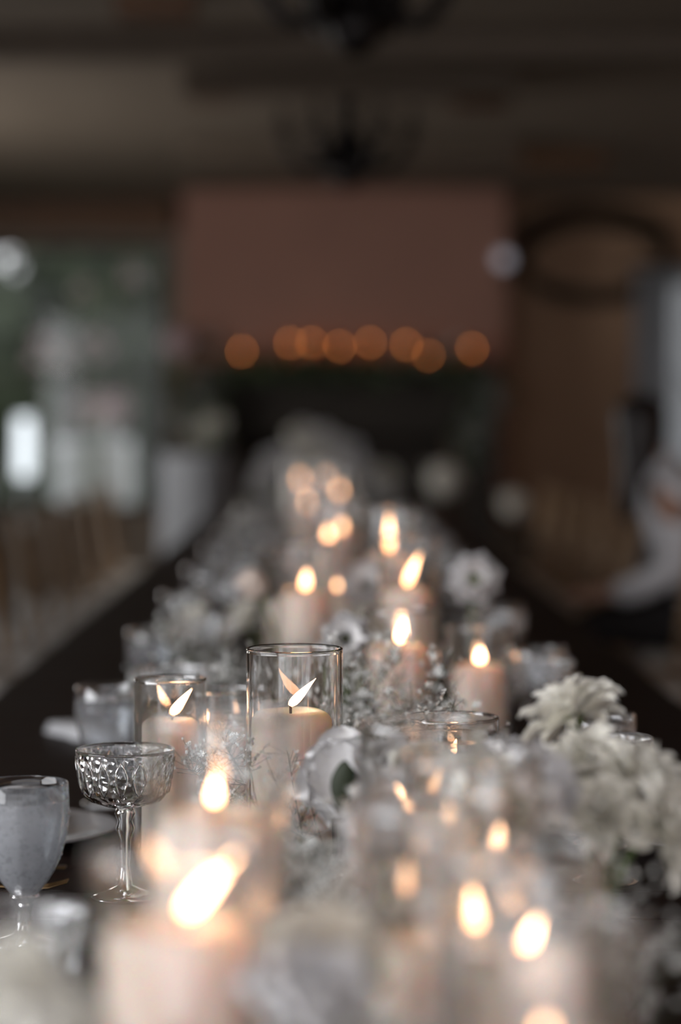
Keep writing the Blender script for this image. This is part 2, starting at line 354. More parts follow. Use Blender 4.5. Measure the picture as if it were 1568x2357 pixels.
# ------------------------------------------------------------------ garden beyond the left window
struct(MB().box(-14, 6, YF + 0.25, 45, -0.35, -0.25).build('ground', M_grass, smooth=False))
struct(MB().box(-9, 5, YF + 0.2, YF + 2.3, 2.95, 3.05).build('added_sky_shade', M_wood_dark, smooth=False))  # unseen slab added to keep sky light off the blooms and table
def leaf_quad(b, p, s, rng):
    M = Matrix.Translation(p) @ Euler((rng.uniform(-1.2, 1.2), rng.uniform(-1.2, 1.2), rng.uniform(0, 6.3))).to_matrix().to_4x4()
    b.add([(M @ Vector(q))[:] for q in ((0, 0, 0), (s * 0.35, s * 0.5, s * 0.08), (0, s, 0), (-s * 0.35, s * 0.5, s * 0.08))], [(0, 1, 2, 3)])
def bush(name, loc, rx, rz, label, cat, n=900, ls=0.16, mat_=None, seed=1, group=None):
    rng = random.Random(seed)
    t = thing(name, loc, label, cat, group)
    b = MB()
    for i in range(n):
        u, v = rng.uniform(-1, 1), rng.uniform(0, 2 * PI); rr = rng.uniform(0.72, 1.0); q = math.sqrt(1 - u * u)
        leaf_quad(b, Vector((rx * rr * q * math.cos(v), rx * 0.7 * rr * q * math.sin(v), rz * 1.02 + rz * rr * u)), ls, rng)
    b.build('foliage', mat_ or M_foliage, t, smooth=False)
    MB().lathe([(0, 0.08), (rx * 0.55, rz * 0.3), (rx * 0.7, rz), (rx * 0.5, rz * 1.6), (0, rz * 1.85)], 14).build('inner_foliage', M_leaf, t)
    MB().tube([(0, 0, -0.1), (0.02, 0, rz * 0.5)], [0.07, 0.05]).build('trunk', M_wood_dark, t)
    return t
bush('garden_tree', (-3.6, 25.0, -0.25), 1.25, 1.75, 'dark green garden tree behind the middle of the left window', 'tree', seed=2)
bush('garden_tree', (-0.85, 24.5, -0.25), 1.3, 1.9, 'dark green garden tree seen through the left window next to the chimney', 'tree', seed=3)
def hedge(x0, x1, y, h, label, n, seed):
    rng = random.Random(seed); t = thing('garden_hedge', ((x0 + x1) / 2, y, -0.25), label, 'hedge'); hw_ = (x1 - x0) / 2
    b = MB()
    for i in range(n): leaf_quad(b, Vector((rng.uniform(-hw_, hw_), -0.42 + rng.uniform(-0.08, 0.1), rng.uniform(0, h + 0.1))), 0.22, rng)
    b.build('foliage', M_foliage, t, smooth=False, kind='stuff')
    MB().bbox(-hw_, hw_, -0.4, 0.4, 0, h, 0.12).build('inner_foliage', M_leaf, t, smooth=False)
hedge(-10.0, -2.6, 27.8, 2.4, 'low dark hedge at the left end of the garden, under a gap of pale sky', 700, 8)
hedge(-3.65, 3.0, 29.2, 4.6, 'tall dark clipped hedge closing the garden behind the left window', 900, 9)
bush('garden_shrub', (-2.6, 21.5, -0.25), 0.8, 0.65, 'low green shrub just outside the left window', 'shrub', n=500, ls=0.1, seed=5)
# pale hydrangea heads on tall stems outside
def bloom_head(b, c, r, rng, n=70):
    for i in range(n):
        u, v = rng.uniform(-0.6, 1), rng.uniform(0, 2 * PI); q = math.sqrt(1 - u * u); p = Vector((r * q * math.cos(v), r * q * math.sin(v), r * u))
        leaf_quad(b, Vector(c) + p, r * 0.45, rng)
rng = random.Random(4)
for (px, py, r, lab) in [(108, 815, 0.15, 'leftmost pale round bloom outside the left window at mantel height'), (215, 805, 0.12, 'second pale pink round bloom outside the left window at mantel height'),
                    (305, 640, 0.10, 'dim pale bloom high outside the left window beside the chimney'), (190, 670, 0.07, 'small dim bloom above the second pale bloom outside the left window')]:
    p = P(px, py, 20.0)
    t = thing('hydrangea', (p.x, p.y, -0.25), lab, 'flower')
    b = MB(); bloom_head(b, (0, 0, p.z + 0.25), r, rng); b.build('flower_head', M_petal_pink, t, smooth=False)
    MB().tube([(0, 0, 0), (0.03, 0, p.z * 0.6), (0, 0, p.z + 0.25)], 0.012).build('stem', M_stem, t)

# ------------------------------------------------------------------ right far window curtain, wreath, lamp
b = MB(); n = 60; cx0, cx1 = X(1462, 17.8), X(1536, 17.8)
vv = []
for i in range(n + 1):
    f = i / n; xx = cx0 + (cx1 - cx0) * f; yy = 17.84 + 0.035 * math.sin(f * 2 * PI * 4)
    vv += [(xx, yy, 0.03), (xx, yy, 2.35), (xx, yy + 0.012, 0.03), (xx, yy + 0.012, 2.35)]
ff = []
for i in range(n):
    a = i * 4; c = a + 4
    ff += [(a, c, c + 1, a + 1), (a + 2, a + 3, c + 3, c + 2), (a + 1, c + 1, c + 3, a + 3), (a, a + 2, c + 2, c)]
b.add(vv, ff)
ct = thing('curtain', (0, 0, 0), 'grey sheer curtain hanging beside the bright right far window', 'curtain')
b.build('fabric', M_sheer, ct)
sh = MB(); n = 90; sv_ = []
for i in range(n + 1):
    f = i / n; sv_ += [(cx1 + 0.01 + 1.2 * f, 17.87 + 0.02 * math.sin(f * 2 * PI * 11), 0.03), (cx1 + 0.01 + 1.2 * f, 17.87 + 0.02 * math.sin(f * 2 * PI * 11), 2.35)]
sh.add(sv_, [(2 * i, 2 * i + 2, 2 * i + 3, 2 * i + 1) for i in range(n)])
sh.build('sheer_fabric', M_sheer2, ct)
MB().tube([(cx0 - 0.1, 17.86, 2.38), (cx1 + 0.9, 17.86, 2.38)], 0.018, 10).build('curtain_rod', M_iron, ct)

# oval dark twig wreath on the right wall
p = P(1365, 590, 17.9)
wr = thing('twig_wreath', (p.x, p.y, p.z), 'large dark oval twig wreath on the brown wall right of the chimney', 'wreath')
b = MB(); rng = random.Random(11)
for k in range(46):
    ph = rng.uniform(0, 6.28); jr = rng.uniform(-0.10, 0.10); jy = rng.uniform(-0.06, 0.04); pts = []
    for i in range(17):
        a = ph + i / 16 * rng.uniform(2.2, 2.4)
        rr = 1 + jr * 0.5 + 0.05 * math.sin(3 * a + k)
        pts.append((0.54 * rr * math.cos(a) , jy, 0.30 * rr * math.sin(a) + jr * 0.6))
    b.tube(pts, 0.013, 4)
b.build('twigs', M_wood_dark, wr)

# small wall light beside the chimney
p = P(1180, 598, 17.2)
wl = thing('wall_light', (bx1 - 0.02, YBR - 0.02, p.z - 0.1), 'small pale glass wall light on the right edge of the chimney', 'lamp')
MB().lathe([(0, -0.02), (0.04, -0.02), (0.04, 0.01), (0.012, 0.02), (0.012, 0.06)], 16).build('bracket', M_iron, wl)
MB().ball((0, -0.02, 0.11), 0.055, 16, 10).build('glass_globe', emit('pale_globe_lamp', (0.75, 0.72, 0.8), 0.45), wl)

# slim glowing tube added to stand for a bright highlight at the far left
p = P(56, 1025, 16.0)
lp = thing('highlight_stand_in', (p.x, p.y, 0), 'slim glowing white stand-in for a bright highlight at the far left', 'lamp')
MB().lathe([(0, 0), (0.12, 0), (0.12, 0.02), (0.015, 0.03), (0.015, p.z - 0.2), (0, p.z - 0.2)], 20).build('stand', M_white_paint, lp)
MB().lathe([(0, p.z - 0.21), (0.05, p.z - 0.21), (0.055, p.z), (0.05, p.z + 0.19), (0, p.z + 0.19)], 20).build('glow_tube', M_highlight_glow, lp)

# ------------------------------------------------------------------ fireplace
fp = thing('fireplace', ((bx0 + bx1) / 2, YBR, 0), 'dark stone fireplace with a mantel shelf below the rose brown chimney', 'fireplace')
c = (bx0 + bx1) / 2
mz = CZ + (955 - 838) * 17.2 / FPX
MB().bbox(X(470, 17.2) - c, X(1150, 17.2) - c, -0.32, -0.005, mz - 0.09, mz, 0.012).build('mantel_shelf', M_wood_dark, fp, smooth=False)
sb = MB(); 
for (x0, x1, z0, z1) in ((X(480, YBR) - c, fo0 - c, 0, mz - 0.09), (fo1 - c, X(1140, YBR) - c, 0, mz - 0.09), (fo0 - c, fo1 - c, foz, mz - 0.09)):
    sb.bbox(x0, x1, -0.14, -0.005, z0, z1, 0.01)
sb.build('stone_surround', M_stone_dark, fp, smooth=False)
MB().box(fo0 - c + 0.01, fo1 - c - 0.01, 0.5, 0.6, 0, foz - 0.01).build('fireback', M_stone_dark, fp, smooth=False)
MB().bbox(X(470, YBR) - c, X(1150, YBR) - c, -0.6, -0.15, 0.002, 0.06, 0.01).build('hearth', M_stone_dark, fp, smooth=False)

# garland on the mantel and its hanging tails
def garland(name, pts, rad, label, seed, dens=420, white=0.12):
    rng = random.Random(seed); t = thing(name, (0, 0, 0), label, 'garland')
    b = MB(); fl = MB(); L = []
    for a, c2 in zip(pts, pts[1:]): L.append((Vector(a), Vector(c2)))
    tot = sum((c2 - a).length for a, c2 in L)
    for a, c2 in L:
        m = int(dens * (c2 - a).length / tot)
        for i in range(m):
            p = a.lerp(c2, rng.random()) + Vector((rng.gauss(0, rad), rng.gauss(0, rad * 0.3), rng.gauss(0, rad * 0.8)))
            if rng.random() < white: bloom_head(fl, p - Vector((0, rad * 0.6, 0)), 0.035, rng, 8)
            else: leaf_quad(b, p, 0.09, rng)
    b.build('foliage', M_garland, t, smooth=False, kind='stuff'); fl.build('white_blossoms', M_petal, t, smooth=False, kind='stuff')
    MB().tube(pts, 0.012, 6).build('cord', M_stem, t)
my = YBR - 0.2
garland('mantel_garland', [P(440, 880, 16.9), P(452, 930, 16.9), P(470, 1010, 16.9)], 0.09, 'green and white garland tail hanging left of the fireplace', 3, 330, 0.25)
garland('mantel_garland', [P(1128, 890, 16.88), P(1100, 950, 16.88), P(1075, 1080, 16.88)], 0.07, 'greyish garland tail hanging right of the fireplace', 5, 260, 0.35)
garland('mantel_garland', [(X(520, 16.9), 16.9, mz - 0.03), (X(700, 16.9), 16.9, mz - 0.06), (X(900, 16.9), 16.9, mz - 0.06), (X(1085, 16.9), 16.9, mz - 0.03)], 0.05, 'dark green garland along the front of the mantel shelf', 6, 420, 0.05)

# candles on the mantel
def flame_mesh(name, w_, h_, lean=(0, 0), n=14, m=12, M=None):
    b = MB(); prof = []
    for k in range(m + 1):
        t = k / m
        r = w_ / 2 * (math.sin(PI * min(1, t ** 0.62)) ** 0.9) * (1.0 - 0.25 * t)
        prof.append((r if 0 < k < m else 0, t * h_))
    b.lathe(prof, n)
    b.v = [(x + lean[0] * (z / h_) ** 1.3 * h_, y + lean[1] * (z / h_) ** 1.3 * h_, z) for x, y, z in b.v]
    me = b.mesh(name); me.materials.append(M or M_flame); return me
mant = [(557, 805), (668, 786), (718, 786), (782, 794), (852, 786), (935, 790), (987, 816), (1087, 799)]
fm = flame_mesh('flame', 0.022, 0.040, M=M_flame_mantel)
vot = MB().lathe([(0, 0.0), (0.034, 0.0), (0.038, 0.11), (0.035, 0.11), (0.031, 0.006), (0, 0.006)], 20).mesh('votive_glass'); vot.materials.append(M_amber)
for i, (px, py) in enumerate(mant):
    D = 17.15; p = P(px, py, D)
    fz = p.z - 0.026 - mz
    t = thing('votive_candle', (p.x, p.y, mz), 'lit candle on the mantel, %s from its left end' % ORD[i], 'candle', 'row of lit candles on the mantel')
    zb = max(0.012, fz)
    MB().lathe([(0, 0.008), (0.028, 0.008), (0.028, zb - 0.004), (0.02, zb), (0, zb - 0.002)], 16).build('wax', M_wax, t)
    link('flame', fm, t, (0, 0, zb))
    g = link('glass_holder', vot, t); g.scale = (1, 1, max(0.6, (zb + 0.07) / 0.11))
# white flowers in small vases between them
def small_bouquet(loc, label, h, r, m_, seed, group=None, n=9, solid=False):
    rng = random.Random(seed); t = thing('flower_arrangement', loc, label, 'flowers', group)
    b = MB(); s_ = MB()
    for i in range(n):
        a = rng.uniform(0, 6.28); q = r * math.sqrt(rng.random()); cpt = (q * math.cos(a), q * math.sin(a), h + rng.uniform(-0.4, 0.5) * r)
        bloom_head(b, cpt, r * 0.42, rng, 26); s_.tube([(0, 0, 0.02), (cpt[0] * 0.4, cpt[1] * 0.4, cpt[2] * 0.5), cpt], 0.004, 4)
    b.build('blossoms', m_, t, smooth=False, kind='stuff'); s_.build('stems', M_stem, t)
    if solid: MB().ball((0, 0, h), r * 0.95, 18, 12).build('inner_blossoms', m_, t)
    MB().lathe([(0, 0), (r * 0.3, 0), (r * 0.42, h * 0.3), (r * 0.3, h * 0.55), (r * 0.27, h * 0.55), (r * 0.36, h * 0.3), (r * 0.25, 0.01), (0, 0.01)], 16).build('vase', M_tglass, t)
    return t
for i, (px, py, r, lab) in enumerate([(410, 790, 0.11, 'pale flower arrangement at the left end of the mantel'), (480, 785, 0.07, 'small dim flower vase between mantel end and first candle'),
                    (700, 815, 0.06, 'small white flower vase under the overlapping mantel candles'), (930, 800, 0.07, 'white flower vase between fifth and seventh mantel candles'), (1035, 800, 0.08, 'white flower vase near the right end of the mantel')]):
    p = P(px, py, 17.1)
    if i == 0:
        t = small_bouquet((p.x - 0.0, 17.1, 0.95), lab.replace('at the left end of the mantel', 'on a dark plinth left of the mantel'), p.z - 0.95, r, M_petal_pink, 20 + i, n=12, solid=True)
        pl = thing('plinth', (p.x, 17.1, 0), 'slim dark plinth left of the fireplace carrying pale flowers', 'plinth')
        MB().bbox(-0.13, 0.13, -0.13, 0.13, 0, 0.9, 0.01).build('column', M_wood_dark, pl, smooth=False)
        MB().bbox(-0.16, 0.16, -0.16, 0.16, 0.9, 0.95, 0.01).build('plinth_top', M_wood_dark, pl, smooth=False)
    else: small_bouquet((p.x, 17.19, mz), lab, max(0.08, p.z - mz), r, M_petal, 20 + i)

# ------------------------------------------------------------------ chandeliers
def chandelier(loc, label):
    t = thing('chandelier', loc, label, 'chandelier', 'wrought iron chandeliers over the table')
    H = ZC - loc[2]
    MB().lathe([(0, H - 0.001), (0.15, H - 0.001), (0.15, H - 0.03), (0.06, H - 0.07), (0, H - 0.07)], 24).build('ceiling_rose', M_iron, t)
    MB().lathe([(0, 0), (0.035, 0.01), (0.075, 0.05), (0.09, 0.10), (0.055, 0.15), (0.045, 0.2), (0.085, 0.25), (0.05, 0.30), (0.035, 0.36), (0.06, 0.42), (0.03, 0.46), (0.03, H - 0.06), (0, H - 0.06)], 20).build('centre_column', M_iron, t)
    for k in range(6):
        a = k * PI / 3; ca, sa = math.cos(a), math.sin(a); pts = []
        for i in range(13):
            f = i / 12; r = 0.05 + 0.26 * f; z = 0.27 - 0.19 * math.sin(PI * min(1, f * 0.95)) ** 0.8 + 0.05 * f
            pts.append((r * ca, r * sa, z))
        arm = MB().tube(pts, 0.026, 8).build('arm', M_iron, t)
        MB().lathe([(0, 0.29), (0.05, 0.30), (0.055, 0.315), (0.02, 0.32), (0.016, 0.40), (0, 0.41)], 12, c=(0.31 * ca, 0.31 * sa)).build('candle_cup', M_iron, arm)
    return t
for (px, py, D, lab) in [(820, 132, 7.3, 'black iron chandelier nearer the camera, cut by the top of the photo'), (800, 440, 11.7, 'black iron chandelier farther off, hanging before the chimney')]:
    p = P(px, py, D); chandelier((p.x, D, p.z), lab)

# ------------------------------------------------------------------ far white tables
def cloth_table(loc, r, h, label, seed, m_=None):
    rng = random.Random(seed); t = thing('round_table', loc, label, 'table')
    ph = rng.uniform(0, 6)
    def wob(k, a, rr, z):
        f = max(0, (h - z) / h); return rr * (1 + 0.08 * f * math.sin(9 * a + ph)), z
    MB().lathe([(0, h), (r * 0.98, h), (r, h - 0.01), (r * 1.0, h - 0.2), (r * 1.01, h * 0.4), (r * 1.03, 0.03)], 60, wob=wob).build('tablecloth', m_ or M_linen, t)
    MB().lathe([(0, 0), (0.2, 0), (0.2, 0.03), (0.05, 0.05), (0.05, h - 0.04), (r * 0.9, h - 0.03), (r * 0.9, h - 0.008), (0, h - 0.008)], 24).build('pedestal', M_wood_dark, t)
    return t
p = P(455, 1070, 14.6); cloth_table((p.x, 14.6, 0), 0.23, CZ - (1045 - 955) * 14.6 / FPX, 'round table under a pale grey cloth left of the fireplace', 1, M_grey_cloth)
p = P(215, 1045, 20.5); hx = CZ - (1012 - 955) * 20.5 / FPX; cloth_table((p.x, 20.5, -0.25), 0.33, hx + 0.25, 'high round table under a white cloth outside the left window', 2)
small_bouquet((p.x + 0.09, 20.5, hx), 'dusty pink flower arrangement on the high white table outside', 0.22, 0.22, M_petal_pink, 40, n=14)
p = P(460, 980, 14.6); small_bouquet((X(470, 14.6), 14.6, CZ - (1045 - 955) * 14.6 / FPX), 'pale green and white flowers on the table left of the fireplace', 0.15, 0.12, M_petal_cream, 41, n=8)

# ------------------------------------------------------------------ long dining table
TX0, TX1 = -0.602, 0.630
TY0, TY1 = 0.62, 12.7
tb = thing('dining_table', ((TX0 + TX1) / 2, TY0, 0), 'long dark-stained wooden banquet table of cross boards down the room', 'table')
hw = (TX1 - TX0) / 2; n_b = 86; bw = (TY1 - TY0) / n_b
bmesh_board = [MB().bbox(-hw, hw, 0.0012, bw - 0.0012, -0.035, 0, 0.0018).mesh('board', False) for _ in range(1)][0]
bmesh_board.materials.append(M_wood_table)
for i in range(n_b):
    link('board', bmesh_board, tb, (0, i * bw, TZ - random.choice((0, 0, 0.0006, 0.0003))))
MB().box(-hw + 0.05, hw - 0.05, 0.05, TY1 - TY0 - 0.05, TZ - 0.12, TZ - 0.036).build('apron', M_wood_table, tb, smooth=False)
for yy in (0.1, 3.1, 6.1, 9.1, TY1 - TY0 - 0.2):
    for sgn in (-1, 1):
        MB().bbox(sgn * (hw - 0.12) - 0.045, sgn * (hw - 0.12) + 0.045, yy, yy + 0.09, 0, TZ - 0.12, 0.006).build('leg', M_wood_table, tb, smooth=False)

# ------------------------------------------------------------------ chairs
def make_chair():
    t = thing('banquet_chair', (0, 0, 0), 'chair', 'chair', 'honey wood chairs along the table')
    # faces -x (towards a table on its left); back at +x
    sw, sd = 0.20, 0.20
    MB().bbox(-sd, sd, -sw, sw, 0.435, 0.455, 0.006).build('seat', M_chair, t, smooth=False)
    c_ = MB().bbox(-sd + 0.01, sd - 0.01, -sw + 0.01, sw - 0.01, 0.456, 0.50, 0.018).build('cushion', M_cushion, t)
    for s_ in (-1, 1):
        MB().tube([(-sd + 0.015, s_ * (sw - 0.015), 0), (-sd + 0.012, s_ * (sw - 0.015), 0.22), (-sd + 0.02, s_ * (sw - 0.02), 0.44)], [0.013, 0.016, 0.018], 8).build('leg', M_chair, t)
        MB().tube([(sd + 0.05, s_ * (sw - 0.015), 0), (sd - 0.01, s_ * (sw - 0.02), 0.3), (sd - 0.012, s_ * (sw - 0.02), 0.5), (sd + 0.05, s_ * (sw - 0.02), 0.92)], [0.013, 0.017, 0.017, 0.013], 8).build('leg', M_chair, t)
        MB().tube([(-sd + 0.013, s_ * (sw - 0.015), 0.17), (sd + 0.015, s_ * (sw - 0.015), 0.17)], 0.010, 6).build('stretcher', M_chair, t)
    for z, xo in ((0.90, 0.048), (0.84, 0.04), (0.60, 0.005)):
        MB().tube([(sd + xo, -sw + 0.02, z), (sd + xo + 0.012, 0, z + 0.006), (sd + xo, sw - 0.02, z)], 0.013, 8).build('back_rail', M_chair, t)
    for k in range(6):
        yy = -0.13 + 0.052 * k
        MB().tube([(sd + 0.012, yy, 0.60), (sd + 0.048, yy, 0.84)], 0.008, 6).build('spindle', M_chair, t)
    return t
chair0 = make_chair()
first = True
for side in (1, -1):
    for k in range(8):
        y = 2.9 + 0.83 * (k + 4)
        x = (0.86 if side > 0 else -0.84); rz = 0 if side > 0 else PI
        lab = 'honey wood chair with ivory cushion, %s in view along the %s side of the table' % (ORD[k], 'right' if side > 0 else 'left')
        if first: chair0.location = (x, y, 0); chair0['label'] = lab; first = False
        elif side > 0 and k == 2: copy_thing(chair0, (1.25, 7.90, 0), 'honey wood chair under the seated person in the white blouse', rz=-0.30)
        else: copy_thing(chair0, (x, y, 0), lab, rz=rz)
# two slim plinths with pale flowers right of the fireplace
for (px, py, D, r, lab, lab2) in [(1022, 1105, 16.6, 0.125, 'white flowers on a slim plinth at the right foot of the fireplace', 'slim dark plinth at the right foot of the fireplace'), (1185, 1160, 15.0, 0.085, 'beige white flowers on a low plinth right of the fireplace', 'low dark plinth farther right of the fireplace')]:
    p = P(px, py, D); hz_ = p.z - r * 1.3
    small_bouquet((p.x, D, hz_), lab, r * 1.3, r, M_petal_cream, int(px), n=12, solid=True)
    pl = thing('plinth', (p.x, D, 0), lab2, 'plinth')
    MB().bbox(-0.10, 0.10, -0.10, 0.10, 0, hz_ - 0.04, 0.01).build('column', M_wood_dark, pl, smooth=False)
    MB().bbox(-0.13, 0.13, -0.13, 0.13, hz_ - 0.04, hz_, 0.01).build('plinth_top', M_wood_dark, pl, smooth=False)

# ------------------------------------------------------------------ vases and candles
def vase(loc, H, R, label, real=False, mt=None):
    t = thing('cylinder_vase', loc, label, 'vase')
    th = 0.0028; m_ = M_glass if real else (mt or M_tglass)
    if real:
        cr = th / 2; rim_ = [(R - cr + 1.15 * cr * math.cos(PI * i / 8), H - cr + 1.15 * cr * math.sin(PI * i / 8)) for i in range(9)]
        pr = [(0, 0.0005), (R - 0.006, 0.0005), (R - 0.004, 0.0005), (R - 0.001, 0.0015), (R, 0.004), (R, 0.006), (R, H * 0.5), (R, H - 0.005), (R, H - 0.0035)] + rim_ + [(R - th, H - 0.0035), (R - th, H - 0.005), (R - th, H * 0.5), (R - th, 0.012), (R - th, 0.010), (R - th - 0.001, 0.0092), (R - th - 0.003, 0.009), (0, 0.009)]
        MB().lathe(pr, 96).build('glass_wall', m_, t)
    else:
        MB().lathe([(R, 0.004), (R, H * 0.5), (R, H - 0.002)], 64).lathe([(R - th, H - 0.002), (R - th, H * 0.5), (R - th, 0.004)], 64).build('glass_wall', m_, t)
        MB().lathe([(R - th / 2 + 0.0019 * math.cos(a), H - 0.002 + 0.0019 * math.sin(a)) for a in [2 * PI * i / 8 for i in range(8)]], 64, closed=True).build('rim', M_glass, t)
        MB().lathe([(0, 0.0005), (R - 0.003, 0.0005), (R - 0.001, 0.004), (R - 0.004, 0.007), (0, 0.007)], 48).build('base', m_, t)
    return t
def candle(loc, z0, z1, R, label, lean=(0.3, 0), fw=0.0155, fh=0.038, woff=(0, 0), lit=True, rot=0.0, far=False):
    # wax from z0 to z1 above loc, with a soft shoulder and a shallow melted pool
    t = thing('pillar_candle', (loc[0], loc[1], loc[2] + z0), label, 'candle')
    H = z1 - z0; sh = min(0.014, R * 0.32); rng = random.Random(label)
    prof = [(0, 0), (R - 0.003, 0), (R, 0.003)]
    for k in range(4): prof.append((R - 0.0006 * (k % 2), 0.01 + (H - sh - 0.012) * (k + 1) / 4))
    for k in range(1, 6):
        a = PI / 2 * k / 5; prof.append((R - sh + sh * math.cos(a), H - sh + sh * math.sin(a)))
    prof += [(R - sh - 0.004, H - 0.0012), (R * 0.55, H - 0.004), (R * 0.25, H - 0.0055), (0, H - 0.006)]
    ph = rng.uniform(0, 6); am = 0.0006
    def wob(k, a, r, z): return r * (1 + 0.006 * math.sin(2 * a + ph)), z + (am * math.sin(3 * a + ph) if k > 7 else 0)
    MB().lathe(prof, 48, wob=wob).build('wax', M_wax, t)
    wx, wy = woff
    if lit:
        MB().tube([(wx, wy, H - 0.008), (wx, wy, H + 0.004), (wx + 0.0015, wy, H + 0.009)], 0.0015, 8).build('wick', M_wick, t)
        o = link('flame', flame_mesh('flame', fw, fh, lean, M=M_flame_far if far else M_flame), t, (wx + 0.001, wy, H + 0.003))
    else:
        MB().tube([(wx, wy, H - 0.008), (wx, wy, H + 0.009)], 0.0015, 8).build('wick', M_wick, t)
    return t
VC = []      # (x, y, R) kept free of flowers
def set_vc(px, D, rim_py, R, ctop_py, cR, where, lean=(0.3, 0), fw=0.0155, fh=0.038, woff=0.0, coff=0.0, lit=True, real=False, vz=None, far=False, colour='ivory'):
    x = X(px, D); VC.append((x, D, R))
    H = Zt(rim_py, D) if vz is None else vz
    vase((x, D, TZ), H, R, 'glass cylinder vase ' + where, real)
    candle((x + coff, D, TZ), 0.0105, Zt(ctop_py, D), cR, 'lit pillar candle ' + where, lean, fw, fh, (woff, 0), lit, far=far)
set_vc(678, 2.5, 1491, 0.0500, 1634, 0.0425, 'in sharp focus mid-table', lean=(0.85, 0), fw=0.0135, fh=0.030, woff=-0.001, coff=-0.003, real=True)
set_vc(412, 1.33, 1955, 0.050, 2120, 0.0425, 'nearest the camera, bottom left with the big leaning flame', lean=(0.80, 0), fw=0.013, fh=0.034, woff=0.004)
set_vc(500, 1.62, 1640, 0.050, 1862, 0.0425, 'behind the big leaning flame, left of centre', lean=(0.05, 0), fw=0.009, fh=0.019, woff=-0.003)
set_vc(970, 1.90, 1660, 0.050, 1880, 0.0425, 'among white blooms right of the sharp vase', lean=(-0.5, 0), fw=0.009, fh=0.022, woff=-0.010)
set_vc(1085, 1.68, 1740, 0.050, 1965, 0.0425, 'second row right of centre with a small round flame', lean=(0.1, 0), fw=0.009, fh=0.018, woff=0.017)
set_vc(1003, 1.50, 1850, 0.050, 2150, 0.0425, 'front row centre right with the tall bright flame', lean=(-0.1, 0), fw=0.011, fh=0.026, woff=0.024)
set_vc(1200, 1.40, 1960, 0.050, 2195, 0.0425, 'front row right, its candle shoulder sharp against the dark', lean=(0.4, 0), fw=0.008, fh=0.018, woff=0.002)
set_vc(1250, 1.17, 2120, 0.050, 2405, 0.0425, 'cut off by the bottom edge at the right', lean=(0, 0), fw=0.0065, fh=0.010, far=True)  # added candle, its tiny flame stands in for a flame's reflection
set_vc(922, 3.36, 1402, 0.0525, 1484, 0.0425, 'behind and right of the sharp vase', lean=(0.15, 0), fw=0.017, fh=0.036, woff=0.003, coff=-0.004)
set_vc(1103, 3.70, 1440, 0.050, 1530, 0.042, 'alone on the right by the wine glasses', lean=(0.05, 0), fw=0.016, fh=0.024)
set_vc(392, 2.66, 1560, 0.040, 1654, 0.031, 'slim, left of the sharp vase with two flame images', lean=(0.7, 0), fw=0.013, fh=0.030, woff=0.002)
set_vc(512, 2.90, 1586, 0.048, 1672, 0.038, 'with a golden rim between slim vase and sharp vase', lean=(0.3, 0), fw=0.008, fh=0.016, woff=-0.024)
set_vc(1040, 2.22, 1692, 0.050, 1800, 0.0425, 'low, with a thin sharp rim right of centre', lean=(0.2, 0), fw=0.010, fh=0.016, woff=0.02, real=True)
set_vc(1042, 2.62, 1648, 0.050, 1745, 0.0425, 'low, behind the thin-rimmed one right of centre', lean=(0.2, 0), fw=0.010, fh=0.018)
# farther down the table, seen as discs of light
far = [(895, 4.4, 1235, 0.050, 0.018, 'with the tall upright flame far right of centre', (0, 0), 0.070),
       (948, 4.0, 1318, 0.042, 0.018, 'with the leaning flame above the candle behind the sharp vase', (0.4, 0), 0.055),
       (703, 4.1, 1340, 0.036, 0.020, 'whose bright round light is right above the sharp vase', (0.1, 0), 0.035),
       (665, 4.35, 1370, 0.02, 0.012, 'with a small low light left of the brightest round one', (0, 0), 0.016),
       (775, 4.6, 1350, 0.02, 0.012, 'with a small dim light right of the brightest round one', (0, 0), 0.016),
       (755, 5.2, 1231, 0.032, 0.018, 'lower left of the pair of discs at mid distance', (0, 0), 0.030),
       (786, 5.55, 1214, 0.030, 0.018, 'upper right of the pair of discs at mid distance', (0, 0), 0.030),
       (707, 6.8, 1158, 0.024, 0.016, 'with the dim disc below the far cluster of lights', (0, 0), 0.03),
       (690, 8.3, 1103, 0.036, 0.021, 'brightest and leftmost of the far cluster of discs', (0, 0), 0.038),
       (750, 9.1, 1098, 0.030, 0.018, 'top right of the far cluster of discs', (0, 0), 0.034),
       (781, 8.0, 1129, 0.028, 0.018, 'rightmost of the far cluster of discs', (0, 0), 0.030)]
for (px, D, fy, _, fw, where, lean, fh) in far:
    fz = Zt(fy, D) - fh * 0.45
    x = X(px, D); R = 0.05; VC.append((x, D, R))
    vase((x - 0.2 * lean[0] * fh, D, TZ), min(0.4, fz + 0.085), R, 'glass cylinder vase ' + where, mt=M_tglass_far)
    candle((x - 0.4 * lean[0] * fh, D, TZ), 0.0105, fz, 0.0425, 'lit pillar candle ' + where, lean, fw * 0.9, fh, far=True)

